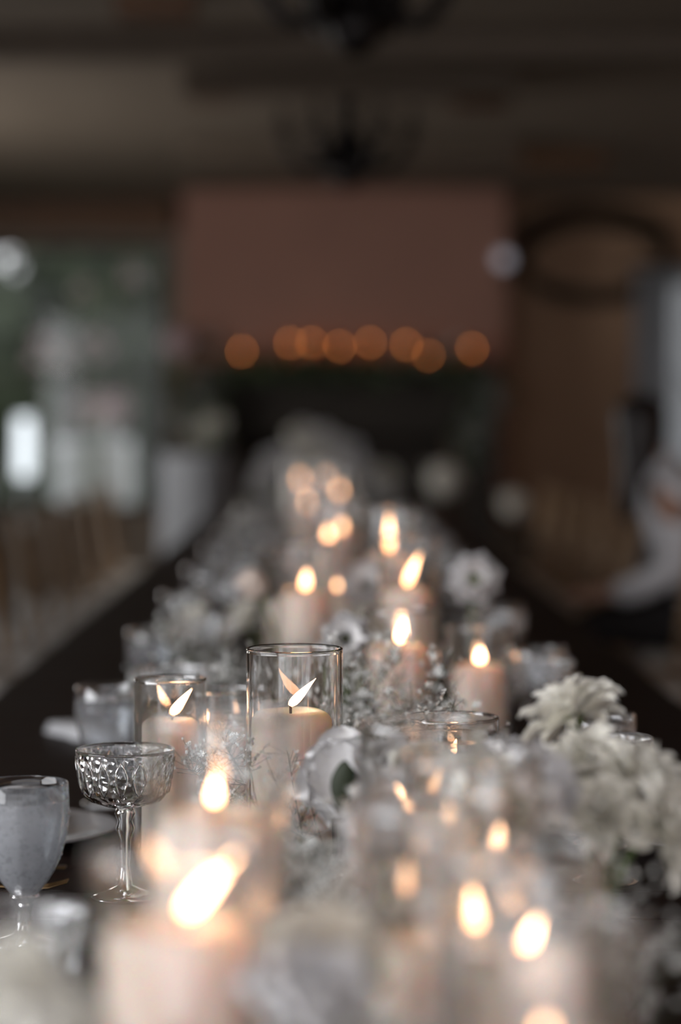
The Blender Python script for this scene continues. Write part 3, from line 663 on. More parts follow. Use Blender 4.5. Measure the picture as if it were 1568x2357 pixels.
# ------------------------------------------------------------------ goblets, coupes, plates
def goblet_proto(detail):
    t = thing('water_goblet', (0, 0, 0), '', 'glass', 'water goblets along the table')
    pr = [(0.0143, 0.050), (0.0235, 0.062), (0.0300, 0.073), (0.0358, 0.086), (0.0410, 0.106), (0.0430, 0.1227), (0.0428, 0.140)]
    th = 0.0022
    n = 64 if detail else 28
    def wob(k, a, r, z): return r * (1 + 0.008 * math.cos(12 * a)), z
    MB().lathe(pr, n, wob=wob).build('misted_bowl', M_frost if detail else M_frost_lo, t)
    if detail:
        dr = MB(); rg = random.Random(5)
        for i in range(170):
            a = rg.uniform(0, 2 * PI); z = rg.uniform(0.066, 0.139); r = np.interp(z, [q[1] for q in pr], [q[0] for q in pr]) * (1 + 0.008 * math.cos(12 * a)) + 0.0001
            dr.ball((r * math.cos(a), r * math.sin(a), z), rg.uniform(0.0004, 0.0011), 6, 4, rg.uniform(1, 1.6))
        dr.build('water_drops', M_glass, t, kind='stuff')
    MB().lathe([(0.0428, 0.140), (0.0420, 0.1555), (0.0412, 0.1565), (0.0404, 0.1555), (0.0410, 0.140)], n).build('clear_rim', M_glass if detail else M_tglass, t)
    MB().lathe([(0, 0.052), (0.012, 0.0525), (0.022, 0.064), (0.0335, 0.086), (0.0385, 0.106), (0.0405, 0.1227), (0.0403, 0.139), (0, 0.139)], n).build('water', M_water, t)
    MB().lathe([(0, 0.0518), (0.0135, 0.0500), (0.0150, 0.046), (0.010, 0.040), (0.007, 0.030), (0.0075, 0.018), (0.012, 0.010), (0.030, 0.0055), (0.034, 0.003), (0.0335, 0.0005), (0, 0.0005)], 40 if detail else 20).build('stem_and_foot', M_glass if detail else M_tglass, t)
    return t
def coupe_proto(detail):
    t = thing('crystal_coupe', (0, 0, 0), '', 'glass', 'cut crystal coupes along the table')
    n = 96 if detail else 32
    pr = [(0, 0.0990), (0.0069, 0.0967), (0.022, 0.0985), (0.038, 0.104), (0.0454, 0.1127), (0.0475, 0.122), (0.0492, 0.133), (0.0507, 0.145), (0.0522, 0.155)]
    inn = [(0.0490, 0.155), (0.0475, 0.145), (0.0460, 0.133), (0.0445, 0.122), (0.0420, 0.113), (0.035, 0.1075), (0.020, 0.1035), (0, 0.1025)]
    # pressed leaf pattern: facets pushed in and out
    def wob(k, a, r, z):
        if 3 <= k <= 7: return r * (1 + 0.018 * math.cos(16 * a + (k % 2) * PI) + 0.008 * math.cos(48 * a)), z
        return r, z
    MB().lathe(pr, n, wob=wob).build('cut_bowl', M_cut, t, smooth=True)
    MB().lathe(inn, n // 2).build('bowl_lining', M_tglass, t)
    MB().lathe([(0.0522, 0.155), (0.0527, 0.157), (0.0517, 0.1585), (0.0500, 0.157), (0.0490, 0.155)], n // 2).build('rim', M_glass if detail else M_tglass, t)
    # leaf ribs standing proud of the bowl
    if detail:
        lf = MB()
        for i in range(16):
            a0 = 2 * PI * i / 16
            for s_ in (-1, 1):
                pts = []
                for j in range(6):
                    f = j / 5; z = 0.112 + 0.038 * f; r = 0.0458 + 0.0062 * f + 0.0006; a = a0 + s_ * 0.13 * math.sin(PI * f)
                    pts.append((r * math.cos(a), r * math.sin(a), z))
                lf.tube(pts, [0.0004, 0.0011, 0.0014, 0.0014, 0.0011, 0.0004], 5)
        lf.build('leaf_relief', M_glass, t)
    MB().lathe([(0, 0.0965), (0.0085, 0.0965), (0.011, 0.090), (0.0075, 0.082), (0.010, 0.074), (0.006, 0.062), (0.0048, 0.035), (0.008, 0.014), (0.026, 0.0065), (0.036, 0.0035), (0.0355, 0.0005), (0, 0.0005)], 36 if detail else 18).build('stem_and_foot', M_glass if detail else M_tglass, t)
    return t
g_hi, g_lo = goblet_proto(True), goblet_proto(False)
c_hi, c_lo = coupe_proto(True), coupe_proto(False)
g_hi.location = (X(56, 2.33), 2.33, TZ); g_hi['label'] = 'misted water goblet nearest the camera on the left, nearly in focus'
c_hi.location = (X(288, 2.55), 2.55, TZ); c_hi['label'] = 'cut crystal coupe on the left behind the misted goblet'
copy_thing(c_hi, (X(28, 1.72), 1.72, TZ), 'blurred cut crystal coupe at the lower left before the misted goblet')
copy_thing(c_hi, (X(1394, 2.64), 2.64, TZ), 'cut crystal coupe on the right behind the white chrysanthemums')
first_g = first_c = True
for k in range(1, 9):
    for side in (-1, 1):
        sd = 'left' if side < 0 else 'right'
        yg = (2.33 if side < 0 else 2.86) + 0.83 * k; yc = (2.55 if side < 0 else 2.64) + 0.83 * k
        if side > 0: yg -= 0.83
        lg = 'water goblet on the %s side of the table, %s in its row' % (sd, ORD[k if side < 0 else k - 1]); lc = 'crystal coupe on the %s side of the table, %s in its row' % (sd, ORD[k + 1 if side < 0 else k])
        pg = (-0.285 if side < 0 else 0.325, yg, TZ); pc = (-0.215 if side < 0 else 0.305, yc, TZ)
        if first_g: g_lo.location = pg; g_lo['label'] = lg; first_g = False
        else: copy_thing(g_lo, pg, lg)
        if first_c: c_lo.location = pc; c_lo['label'] = lc; first_c = False
        else: copy_thing(c_lo, pc, lc)
        VC.append((pg[0], yg, 0.05)); VC.append((pc[0], yc, 0.06))
VC += [(X(56, 2.33), 2.33, 0.05), (X(288, 2.55), 2.55, 0.06), (X(28, 1.72), 1.72, 0.06), (X(1394, 2.64), 2.64, 0.06)]
# plates with folded napkins, forks and knives
plate_me = MB().lathe([(0, 0.004), (0.085, 0.004), (0.10, 0.007), (0.135, 0.016), (0.137, 0.0175), (0.134, 0.018), (0.098, 0.0095), (0.083, 0.0065), (0, 0.0065)], 56).mesh('plate_body'); plate_me.materials.append(M_china)
foot_me = MB().lathe([(0.070, 0.0005), (0.078, 0.0005), (0.078, 0.004), (0.070, 0.004)], 40, closed=True).mesh('foot_ring'); foot_me.materials.append(M_china)
def napkin_mesh():
    b = MB()
    for j in range(3):
        z0 = 0.0075 + j * 0.006; b.bbox(-0.045 + 0.002 * j, 0.045 - 0.001 * j, -0.10 + 0.003 * j, 0.10 - 0.002 * j, z0, z0 + 0.0056, 0.0025)
    return b
nap_me = napkin_mesh().mesh('folds'); nap_me.materials.append(M_linen)
band_me = MB().bbox(-0.047, 0.047, -0.012, 0.012, 0.0068, 0.0268, 0.002).mesh('band'); band_me.materials.append(M_linen)
def fork_parts(t):
    # lies along x, tines towards +x
    MB().tube([(-0.11, 0, 0.004), (-0.05, 0, 0.003), (0.02, 0, 0.006), (0.045, 0, 0.005)], [0.004, 0.0032, 0.0022, 0.005], 8).build('handle', M_gold, t)
    b = MB()
    b.bbox(0.040, 0.058, -0.011, 0.011, 0.004, 0.0065, 0.001)
    b.build('fork_neck', M_gold, t)
    for i in range(4):
        yy = -0.0093 + i * 0.0062
        MB().tube([(0.055, yy, 0.005), (0.075, yy, 0.006), (0.095, yy, 0.012)], [0.0017, 0.0016, 0.001], 6).build('tine', M_gold, t)
def knife_parts(t):
    MB().tube([(-0.11, 0, 0.005), (-0.06, 0, 0.005), (-0.01, 0, 0.005)], [0.005, 0.0045, 0.004], 8).build('handle', M_gold, t)
    MB().bbox(-0.01, 0.10, -0.008, 0.007, 0.003, 0.0055, 0.001).build('blade', M_gold, t)
f0 = thing('fork', (0, 0, TZ), '', 'fork', 'gold forks along the table'); fork_parts(f0)
k0 = thing('knife', (0, 0, TZ), '', 'knife', 'gold knives along the table'); knife_parts(k0)
uf = uk = True
for k in range(-1, 3):
    for side in (-1, 1):
        sd = 'left' if side < 0 else 'right'; y = 2.9 + 0.83 * k + (0 if side < 0 else -0.02); x = -0.385 if side < 0 else 0.475
        if k < 0: y = 2.07
        nn = ORD[k + 1]
        if k >= 1: continue
        t = thing('dinner_plate', (x, y, TZ), 'white dinner plate on the %s side of the table, %s setting from the camera' % (sd, nn), 'plate', 'dinner plates along the table')
        link('plate_body', plate_me, t); link('foot_ring', foot_me, t)
        t = thing('napkin', (x, y, TZ), 'folded white napkin on the %s plate along the %s side' % (nn, sd), 'napkin', 'folded napkins on the plates', rz=0.1 * side)
        link('folds', nap_me, t); link('band', band_me, t)
        rz = 0 if side < 0 else PI
        yf = y - 0.32 if side < 0 else y + 0.28
        p = (-0.37 if side < 0 else 0.47, yf, TZ + 0.001)
        lf_ = 'gold fork beside the %s plate on the %s side' % (nn, sd); lk = 'gold knife by the %s plate on the %s side' % (nn, sd)
        if uf: f0.location = p; f0.rotation_euler = (0, 0, rz); f0['label'] = lf_; uf = False
        else: copy_thing(f0, p, lf_, rz=rz)
        yk = y - 0.20 if side < 0 else y + 0.19
        p = (-0.39 if side < 0 else 0.48, yk, TZ + 0.001)
        if uk: k0.location = p; k0.rotation_euler = (0, 0, rz); k0['label'] = lk; uk = False
        else: copy_thing(k0, p, lk, rz=rz)

t = thing('napkin', (X(228, 3.8), 3.8, TZ - 0.005), 'folded white napkin lying alone on the dark table behind the left coupe', 'napkin', rz=0.6)
link('folds', nap_me, t); link('band', band_me, t)
# ------------------------------------------------------------------ flowers
def petal_mesh(name, L_, W_, cup, curl, m_, point=0.0, nu=5, nv=7, th=0.0, ruffle=0.0):
    # grows along +x from the origin, bends up (+z); tip drops again with curl
    b = MB(); vv = []
    for j in range(nv + 1):
        f = j / nv
        wd = W_ * (math.sin(PI * min(1.0, 0.08 + 0.86 * f ** (0.75 + point))) ** (0.6 + point * 0.5))
        if j == nv: wd *= 0.55 * (1 - point)
        for i in range(nu + 1):
            u = i / nu * 2 - 1
            z = cup * L_ * (f ** 1.5) - curl * L_ * max(0, f - 0.6) ** 2 * 3 + 0.35 * W_ * u * u * (0.4 + f) * 0.6 + ruffle * W_ * math.sin(5 * u + 3 * f) * f
            vv.append((L_ * f - 0.10 * L_ * u * u * f * (1 - point), wd * u * 0.5, z))
    ff = [(j * (nu + 1) + i, j * (nu + 1) + i + 1, (j + 1) * (nu + 1) + i + 1, (j + 1) * (nu + 1) + i) for j in range(nv) for i in range(nu)]
    b.add(vv, ff); me = b.mesh(name); me.materials.append(m_); return me
def head_matrix(pos, d):
    d = Vector(d).normalized(); return Matrix.Translation(pos) @ d.to_track_quat('Z', 'Y').to_matrix().to_4x4()
def pet_mat(H, ang, tilt, r0=0.0, z0=0.0, s=1.0, roll=0.0):
    return H @ Matrix.Rotation(ang, 4, 'Z') @ Matrix.Translation((r0, 0, z0)) @ Matrix.Rotation(-tilt, 4, 'Y') @ Matrix.Rotation(roll, 4, 'X') @ Matrix.Scale(s, 4)
PM_broad = petal_mesh('petal', 0.040, 0.040, 0.18, 0.25, M_petal, ruffle=0.05)
PM_smooth = petal_mesh('petal', 0.040, 0.046, 0.10, 0.22, M_petal, ruffle=0.008, nu=8, nv=10)
PM_peach = petal_mesh('petal', 0.042, 0.036, 0.15, 0.1, M_petal_peach)
PM_rose = petal_mesh('petal', 0.028, 0.034, 0.30, 0.35, M_petal, ruffle=0.06)
PM_mum = petal_mesh('petal', 0.042, 0.0165, 0.20, 0.35, M_petal_cream, point=0.25, nu=3, nv=6, ruffle=0.1)
def stem_to(t, pos, d, base=(0, 0, 0.002), r=0.0022, m_=None):
    pos = Vector(pos); d = Vector(d).normalized(); base = Vector(base)
    a = pos - d * 0.05; pts = []
    for i in range(9):
        f = i / 8; q = base * (1 - f) ** 3 + (base + Vector((0, 0, 0.06))) * 3 * f * (1 - f) ** 2 + a * 3 * f * f * (1 - f) + pos * f ** 3; pts.append(q)
    MB().tube(pts, r, 7).build('stem', m_ or M_stem, t)
def bud_vase(x, y, label, h=0.09, r=0.022):
    t = thing('bud_vase', (x, y, TZ), label, 'vase'); VC.append((x, y, r))
    MB().lathe([(0, 0.0005), (r * 0.9, 0.0005), (r, 0.012), (r * 0.9, h * 0.45), (r * 0.5, h * 0.72), (r * 0.5, h * 0.9), (r * 0.62, h), (r * 0.52, h), (r * 0.4, h * 0.9), (r * 0.4, h * 0.72), (r * 0.8, h * 0.45), (r * 0.88, 0.012), (0, 0.006)], 28).build('glass_body', M_tglass, t)
def anemone(base, pos, d, s, label, name='white_anemone', pm=None, centre=True, cs=1.0, cmat=None, rings=((7, 0.20), (6, 0.55)), jit=0.12):
    rng = random.Random(label); t = thing(name, base, label, 'flower')
    rel = Vector(pos) - Vector(base); H = head_matrix(rel, d)
    for (n, tl) in rings:
        off = rng.uniform(0, 6)
        for i in range(n):
            link('petal', pm or PM_smooth, t, M=pet_mat(H, off + 2 * PI * i / n + rng.uniform(-jit, jit), tl + rng.uniform(-jit, jit), 0.004 * s, 0.001, s * rng.uniform(0.92, 1.08)))
    if centre:
        MB().ball((0, 0, 0.005 * s), 0.0075 * s * cs, 14, 8, 0.7).xf(H).build('flower_centre', cmat or M_anther, t)
        b = MB()
        for i in range(26):
            a = 2 * PI * i / 26; q = 0.013 * s * rng.uniform(0.8, 1.1); b.tube([(0.006 * s * math.cos(a), 0.006 * s * math.sin(a), 0.003), (q * math.cos(a), q * math.sin(a), 0.008 * s)], 0.0004, 3); b.ball((q * math.cos(a), q * math.sin(a), 0.0085 * s), 0.0011 * s, 5, 4)
        b.xf(H).build('stamens', cmat or M_anther, t)
    stem_to(t, rel, d); return t
def joined_rose(m_, seed, rings=((4, 1.35, 0.5), (5, 1.15, 0.7), (6, 0.9, 0.85), (7, 0.6, 1.0), (7, 0.3, 1.1))):
    rng = random.Random(seed); b = MB(); src = PM_rose
    vs_ = [v.co.copy() for v in src.vertices]; fs_ = [tuple(p.vertices) for p in src.polygons]
    for (n, tl, s) in rings:
        o = rng.uniform(0, 6)
        for i in range(n):
            M = pet_mat(Matrix.Identity(4), o + 2 * PI * i / n + rng.uniform(-.15, .15), tl + rng.uniform(-.1, .1), 0.002 + 0.004 * (1.4 - tl), 0.0, s * rng.uniform(0.9, 1.1))
            b.add([(M @ v)[:] for v in vs_], fs_)
    me = b.mesh('petals'); me.materials.append(m_); return me
ROSE = [joined_rose(M_petal, 1), joined_rose(M_petal_cream, 2), joined_rose(M_petal, 3, ((5, 1.2, 0.6), (6, 0.8, 0.9), (7, 0.4, 1.05)))]
CALYX = MB().lathe([(0, -0.008), (0.006, -0.006), (0.008, 0.0), (0.004, 0.004), (0, 0.005)], 10).mesh('calyx'); CALYX.materials.append(M_stem)
def rose(base, pos, d, s, label, v=0, group=None):
    t = thing('white_rose', base, label, 'flower', group)
    rel = Vector(pos) - Vector(base); H = head_matrix(rel, d)
    link('petals', ROSE[v], t, M=H @ Matrix.Scale(s, 4)); link('calyx', CALYX, t, M=H @ Matrix.Scale(s, 4))
    stem_to(t, rel, d); return t
def mum(base, pos, d, s, label, n=66, open_=0.15):
    rng = random.Random(label); t = thing('white_chrysanthemum', base, label, 'flower')
    rel = Vector(pos) - Vector(base); H = head_matrix(rel, d)
    ga = PI * (3 - math.sqrt(5))
    for i in range(n):
        f = i / (n - 1)             # 0 = outermost
        tl = open_ - 0.35 + 1.55 * f ** 1.1
        link('petal', PM_mum, t, M=pet_mat(H, i * ga + rng.uniform(-.2, .2), tl + rng.uniform(-.2, .2), 0.005 * s * (1 - f), 0.004 * f, s * (1.08 - 0.45 * f) * rng.uniform(0.85, 1.15), rng.uniform(-.3, .3)))
    MB().lathe([(0, -0.010), (0.005, -0.009), (0.010, -0.002), (0.009, 0.003), (0, 0.004)], 14).xf(H @ Matrix.Scale(s, 4)).build('calyx', M_stem, t)
    stem_to(t, rel, d, r=0.003); return t

# named blooms
def bloom_at(fn, px, py, D, d, s, label, bx=None, vaselab=None, **kw):
    p = P(px, py, D); base = (p.x + (bx or 0), D + 0.0, TZ + (0.0065 if vaselab else 0))
    if vaselab: bud_vase(base[0], base[1], vaselab)
    else: VC.append((base[0], base[1], 0.02))
    return fn(base, p, d, s, label, **kw)
bloom_at(anemone, 1090, 1338, 3.9, (0.05, -0.9, 0.35), 1.1, 'white ranunculus with green eye, alone at the upper right of the candles', name='white_ranunculus', rings=((8, 0.25), (8, 0.55), (7, 0.85)), cs=1.35, cmat=M_green_c, vaselab='small glass bud vase under the ranunculus on the right')
bloom_at(anemone, 848, 1350, 4.25, (-0.25, -0.8, 0.35), 1.15, 'white anemone above the candle behind the sharp vase', vaselab='small glass bud vase under the anemone at centre')
bloom_at(anemone, 795, 1472, 3.2, (-0.1, -0.9, 0.3), 0.85, 'white anemone with dark eye peeping behind the sharp vase rim', vaselab='small glass bud vase behind the sharp vase')
bloom_at(anemone, 600, 1375, 3.8, (-0.45, -0.2, 0.8), 1.1, 'pale peach cupped bloom on a bent stem left of the bright disc', bx=0.05, name='peach_tulip', pm=PM_peach, centre=False, rings=((3, 0.9), (3, 1.15)), vaselab='small glass bud vase under the peach bloom')
# the near white bloom with a dark leaf, almost in focus
p = P(800, 1795, 2.2)
base = (p.x + 0.02, 2.235, TZ); VC.append((base[0], base[1], 0.03))
t = thing('white_anemone', base, 'large white open bloom with a dark green leaf right of the sharp vase', 'flower')
rel = p - Vector(base); H = head_matrix(rel, (-0.30, -0.85, 0.42))
for i in range(13):
    a, tl, s = 2 * PI * i / 7 + (0.3 if i >= 7 else 0.0), (0.10 if i < 7 else 0.34) + 0.05 * math.sin(5 * i), (1.12 if i < 7 else 0.95) + 0.06 * math.cos(3 * i)
    link('petal', PM_smooth, t, M=pet_mat(H, a, tl, 0.004, 0, s))
stem_to(t, rel, (-0.30, -0.85, 0.42))
leaf_me = petal_mesh('leaf', 0.046, 0.030, 0.08, 0.08, M_leaf, point=0.2, nu=4, nv=8)
lm = Matrix(((0.12, 1, 0, 0), (0, 0, 1, 0), (1, -0.12, 0, 0), (0, 0, 0, 1))); lm.translation = P(794, 1862, 2.10) - Vector(base)
link('leaf', leaf_me, t, M=lm)
# chrysanthemums at the right
bloom_at(mum, 1318, 1650, 2.08, (-0.35, 0.25, 0.8), 1.08, 'topmost shaggy white chrysanthemum on the right', bx=0.012, open_=-0.1)
bloom_at(mum, 1345, 1778, 1.98, (-0.35, -0.35, 0.6), 1.0, 'shaggy white chrysanthemum right below the topmost one', bx=0.008)
bloom_at(mum, 1460, 1800, 1.92, (0.35, -0.3, 0.7), 1.0, 'shaggy white chrysanthemum at the right, beside the lower left one', bx=-0.02)
bloom_at(mum, 1520, 1905, 1.86, (0.6, -0.4, 0.2), 0.95, 'lowest shaggy white chrysanthemum at the right edge', bx=-0.05)
bloom_at(mum, 1390, 1880, 1.88, (-0.2, -0.6, 0.4), 0.8, 'small shaggy white chrysanthemum low in the right bunch', bx=0.0)
# white roses behind the near vases
rr = [(905, 1800, 2.10, (0, -0.5, 0.8), 1.2), (985, 1835, 2.02, (0.2, -0.5, 0.7), 1.25), (905, 1875, 1.98, (-0.3, -0.6, 0.6), 1.15), (1175, 1795, 2.06, (0.3, -0.4, 0.8), 1.2), (1120, 1855, 1.85, (0.1, -0.5, 0.8), 1.15), (1225, 1830, 1.78, (0.4, -0.5, 0.6), 1.1), (880, 1950, 1.78, (-0.2, -0.5, 0.7), 1.0)]
for i, (px, py, D, d, s) in enumerate(rr):
    bloom_at(rose, px, py, D, d, s, 'white rose among the near vases right of centre, %s of seven from the back' % ORD[i], v=i % 3)
bloom_at(rose, 740, 2260, 1.42, (0, -0.5, 0.8), 1.25, 'very blurred white bloom between the two front candles', v=1)
bloom_at(rose, 690, 2330, 1.30, (0.2, -0.5, 0.8), 1.1, 'very blurred white bloom at the bottom, right of the big leaning flame', v=0)
bloom_at(rose, 10, 2330, 1.15, (-0.1, -0.4, 0.9), 1.0, 'very blurred greenish white bloom at the bottom left corner', v=1)
bloom_at(rose, 110, 2420, 1.12, (0.2, -0.4, 0.9), 0.9, 'very blurred cream bloom beside the one in the bottom left corner', v=1)

# baby's breath
def sprig_meshes(seed, h=0.2, spread=0.075, nb=11, per=13, bs=0.0030):
    rng = random.Random(seed); st = MB(); bl = MB(); tips = 0
    main = [(0, 0, 0.0)]; 
    for i in range(1, 7): main.append((rng.gauss(0, 0.004) * i, rng.gauss(0, 0.004) * i, h * 0.62 * i / 6))
    st.tube(main, [0.0013, 0.0012, 0.0011, 0.001, 0.0009, 0.0008, 0.0007], 4)
    for k in range(nb):
        j = rng.randint(2, 6); s0 = Vector(main[j]); a = rng.uniform(0, 6.28); q = spread * rng.uniform(0.35, 1.0)
        e = s0 + Vector((q * math.cos(a), q * math.sin(a), h * rng.uniform(0.12, 0.42)))
        mid = s0.lerp(e, 0.5) + Vector((0, 0, -0.006)); st.tube([s0, mid, e], [0.0007, 0.0006, 0.0005], 3)
        for n_ in range(per):
            f = rng.uniform(0.45, 1.0); s1 = mid.lerp(e, f); tip = s1 + Vector((rng.gauss(0, 0.012), rng.gauss(0, 0.012), rng.uniform(0.0, 0.022)))
            st.tube([s1, tip], 0.0003, 3, caps=False)
            r = bs * rng.uniform(0.5, 1.15)
            if rng.random() < 0.35: bl.ball(tip, r * 0.55, 5, 3, 1.2)
            else:
                M = head_matrix(tip, (rng.gauss(0, 1), rng.gauss(0, 1), 0.8))
                for p_ in range(6):
                    an = p_ * PI / 3 + rng.uniform(-.2, .2); t1 = rng.uniform(0.0, 0.9)
                    ca, sa = math.cos(an), math.sin(an)
                    bl.add([(M @ Vector(v))[:] for v in ((0, 0, 0), (r * (ca - sa * 0.45), r * (sa + ca * 0.45), r * t1), (r * 1.35 * ca, r * 1.35 * sa, r * t1 * 0.8), (r * (ca + sa * 0.45), r * (sa - ca * 0.45), r * t1))], [(0, 1, 2, 3)])
    a, b_ = st.mesh('stems'), bl.mesh('blossoms', False)
    a.materials.append(M_sprig); b_.materials.append(M_gyp); return a, b_
SPR = [sprig_meshes(31), sprig_meshes(32, 0.17, 0.085, 12, 14), sprig_meshes(33, 0.22, 0.06, 10, 13), sprig_meshes(34, 0.15, 0.09, 14, 15, 0.0034)]
def sprig(x, y, v, s, rz, label, group=None, tilt=(0, 0)):
    t = thing('babys_breath', (x, y, TZ), label, 'flowers', group); t.rotation_euler = (tilt[0], tilt[1], rz); t.scale = (s, s, s)
    link('stems', SPR[v][0], t); o = link('blossoms', SPR[v][1], t); o['kind'] = 'stuff'; return t
def sprig_px(px, py_top, D, v, label, rz=0.0, tilt=(0, 0)):
    h = Zt(py_top, D); hh = [0.2, 0.17, 0.22, 0.15][v] * 1.0
    return sprig(X(px, D), D, v, max(0.4, h / hh), rz, label, tilt=tilt)
near = [(735, 1685, 2.33, 2), (708, 1745, 2.28, 0), (840, 1500, 3.0, 3), (900, 1530, 2.95, 3), (950, 1580, 2.8, 1), (860, 1570, 2.82, 3), (990, 1600, 2.72, 2), (815, 1600, 2.68, 1), (780, 1500, 3.05, 3),
        (560, 1640, 2.62, 1), (600, 1655, 2.55, 0), (620, 1780, 2.0, 1), (640, 1850, 1.92, 3), (690, 1880, 2.05, 3), (700, 1910, 1.9, 3), (700, 1950, 1.78, 1), (770, 1960, 1.7, 3), (720, 2040, 1.6, 3), (660, 2000, 1.62, 1), 
        (700, 2130, 1.48, 3), (770, 2180, 1.4, 1), (640, 2080, 1.5, 2), (860, 1960, 1.72, 1), (1290, 1900, 1.7, 1), (1240, 1960, 1.6, 3), (1330, 1990, 1.6, 1), (580, 1560, 3.15, 3), (470, 1530, 3.3, 3), (430, 1520, 3.45, 1)]
clump = [2, 3, 4, 5, 6, 7, 8]
rest = [i for i in range(1, len(near)) if i not in clump]
co = sorted(clump, key=lambda i: near[i][2]); ro = sorted(rest, key=lambda i: near[i][2])
NUM = ORD + ['seventeenth', 'eighteenth', 'nineteenth', 'twentieth', 'twenty-first', 'twenty-second', 'twenty-third', 'twenty-fourth']
for i, (px, py, D, v) in enumerate(near):
    if i == 0: lab = "white baby's breath sprig in focus beside the sharp vase"
    elif i in clump: lab = "white baby's breath in the clump right of the sharp vase, %s from the front" % ORD[co.index(i)]
    else: lab = "white baby's breath sprig between the near vases, %s from the camera" % NUM[ro.index(i)]
    o = sprig_px(px, py, D, v, lab, rz=i * 1.3); o['group'] = "baby's breath around the near vases"
# flower row farther down the table
rng = random.Random(77)
def free(x, y, r): return all((x - a) ** 2 + (y - b_) ** 2 > (r + c_) ** 2 for a, b_, c_ in VC)
k = 0; tries = 0
while k < 70 and tries < 4000:
    tries += 1
    y = 3.5 + 9.0 * rng.random() ** 1.15; xm = 0.20 if y < 9 else 0.28
    x = rng.uniform(-xm - 0.05, xm)
    if not free(x, y, 0.03): continue
    sprig(x, y, rng.randint(0, 3), rng.uniform(0.7, 1.05), rng.uniform(0, 6), "white baby's breath in the blurred flower row down the table", "baby's breath farther down the table", (rng.uniform(-.2, .2), rng.uniform(-.3, .3))); k += 1
k = 0; tries = 0
while k < 46 and tries < 4000:
    tries += 1
    y = 3.6 + 8.8 * rng.random() ** 0.9; xm = 0.22 if y < 9 else 0.30
    x = rng.uniform(-xm - 0.06, xm)
    if not free(x, y, 0.035): continue
    VC.append((x, y, 0.02))
    h = rng.uniform(0.07, 0.15) + (0.10 * rng.random() if y > 9.5 else 0)
    rose((x, y, TZ), Vector((x + rng.uniform(-.03, .03), y + rng.uniform(-.03, .03), TZ + h)), (rng.uniform(-.6, .6), -0.5, 0.7), rng.uniform(1.1, 1.7), 'white rose in the blurred flower row farther down the table', rng.randint(0, 2), 'white roses farther down the table'); k += 1
# tall white arrangement at the end of the table
for i, (px, py, D) in enumerate([(640, 1075, 11.2), (690, 1030, 11.4), (740, 1020, 11.5), (790, 1050, 11.2), (720, 1060, 11.1), (620, 1110, 11.0), (670, 1060, 11.7), (765, 1040, 11.9), (600, 1140, 11.3), (810, 1090, 11.0), (880, 1115, 11.2), (700, 1010, 12.2)]):
    p = P(px, py, D); rose((p.x * 0.9, D, TZ), p, (rng.uniform(-.4, .4), -0.6, 0.6), 2.6, 'large white bloom in the table-end arrangement, %s counted nearest first' % ORD[[5, 9, 4, 0, 3, 7, 10, 8, 1, 2, 6, 11].index(i)], i % 3, 'tall arrangement at the table end')

# ------------------------------------------------------------------ seated person on the right
def skin_body(name, verts, edges, radii, m_, parent, sub=2, root=0):
    me = bpy.data.meshes.new(name); me.from_pydata(verts, edges, []); me.update()
    o = bpy.data.objects.new(name, me); COL.objects.link(o)
    o.modifiers.new('skin', 'SKIN'); 
    if not me.skin_vertices: 
        bpy.context.view_layer.objects.active = o
    sv = me.skin_vertices[0].data
    for i, r in enumerate(radii):
        rr_ = r if isinstance(r, tuple) else (r, r); sv[i].radius = rr_; sv[i].use_root = (i == root)
    sm = o.modifiers.new('sub', 'SUBSURF'); sm.levels = sub; sm.render_levels = sub
    dg = bpy.context.evaluated_depsgraph_get(); ev = o.evaluated_get(dg); m2 = bpy.data.meshes.new_from_object(ev)
    bpy.data.objects.remove(o); m2.polygons.foreach_set('use_smooth', [True] * len(m2.polygons)); m2.materials.clear(); m2.materials.append(m_); m2.name = name
    return link(name, m2, parent)
PX_, PY_ = 1.25, 7.90
pr_ = thing('person', (PX_, PY_, 0), 'seated person in a white blouse leaning to the table, dark hair hiding the face', 'person')
# local: faces -x (the table) and leans forward; the head is turned to the far end of the room
R_ = Matrix.Rotation(-0.30, 3, 'Z'); LEAN = Matrix.Rotation(-0.32, 3, 'Y')
def pt(v):
    v = Vector(v)
    if v.z > 0.61: v = LEAN @ (v - Vector((0, 0, 0.60))) + Vector((0, 0, 0.60))
    return R_ @ v
def rot(vs_): return [pt(v)[:] for v in vs_]
arm_l = [(0.02, 0.16, 1.04), (0.02, 0.21, 0.80)]; arm_r = [(0.02, -0.16, 1.04), (0.02, -0.21, 0.80)]
torso = [(0, 0, 0.60), (0.01, 0, 0.74), (0.02, 0, 0.90), (0.02, 0, 1.03), (0.01, 0, 1.10), (-0.005, 0, 1.16), (-0.015, 0, 1.23), (-0.02, 0, 1.30), (-0.01, 0, 1.355)]
fore = [Vector((-0.20, 0.18, 0.71)), Vector((-0.33, 0.10, 0.68)), Vector((-0.20, -0.18, 0.71)), Vector((-0.33, -0.10, 0.68))]
raw = [(R_ @ q)[:] for q in fore]
legs = [(-0.02, 0.09, 0.585), (-0.40, 0.10, 0.585), (-0.40, 0.10, 0.10), (-0.50, 0.10, 0.035), (-0.02, -0.09, 0.585), (-0.40, -0.10, 0.585), (-0.40, -0.10, 0.10), (-0.50, -0.10, 0.035)]
bodyv = rot(torso) + rot(arm_l) + raw[:2] + rot(arm_r) + raw[2:] + rot(legs)
bodye = [(0, 1), (1, 2), (2, 3), (3, 4), (4, 5), (5, 6), (6, 7), (7, 8), (3, 9), (9, 10), (10, 11), (11, 12), (3, 13), (13, 14), (14, 15), (15, 16), (0, 17), (17, 18), (18, 19), (19, 20), (0, 21), (21, 22), (22, 23), (23, 24)]
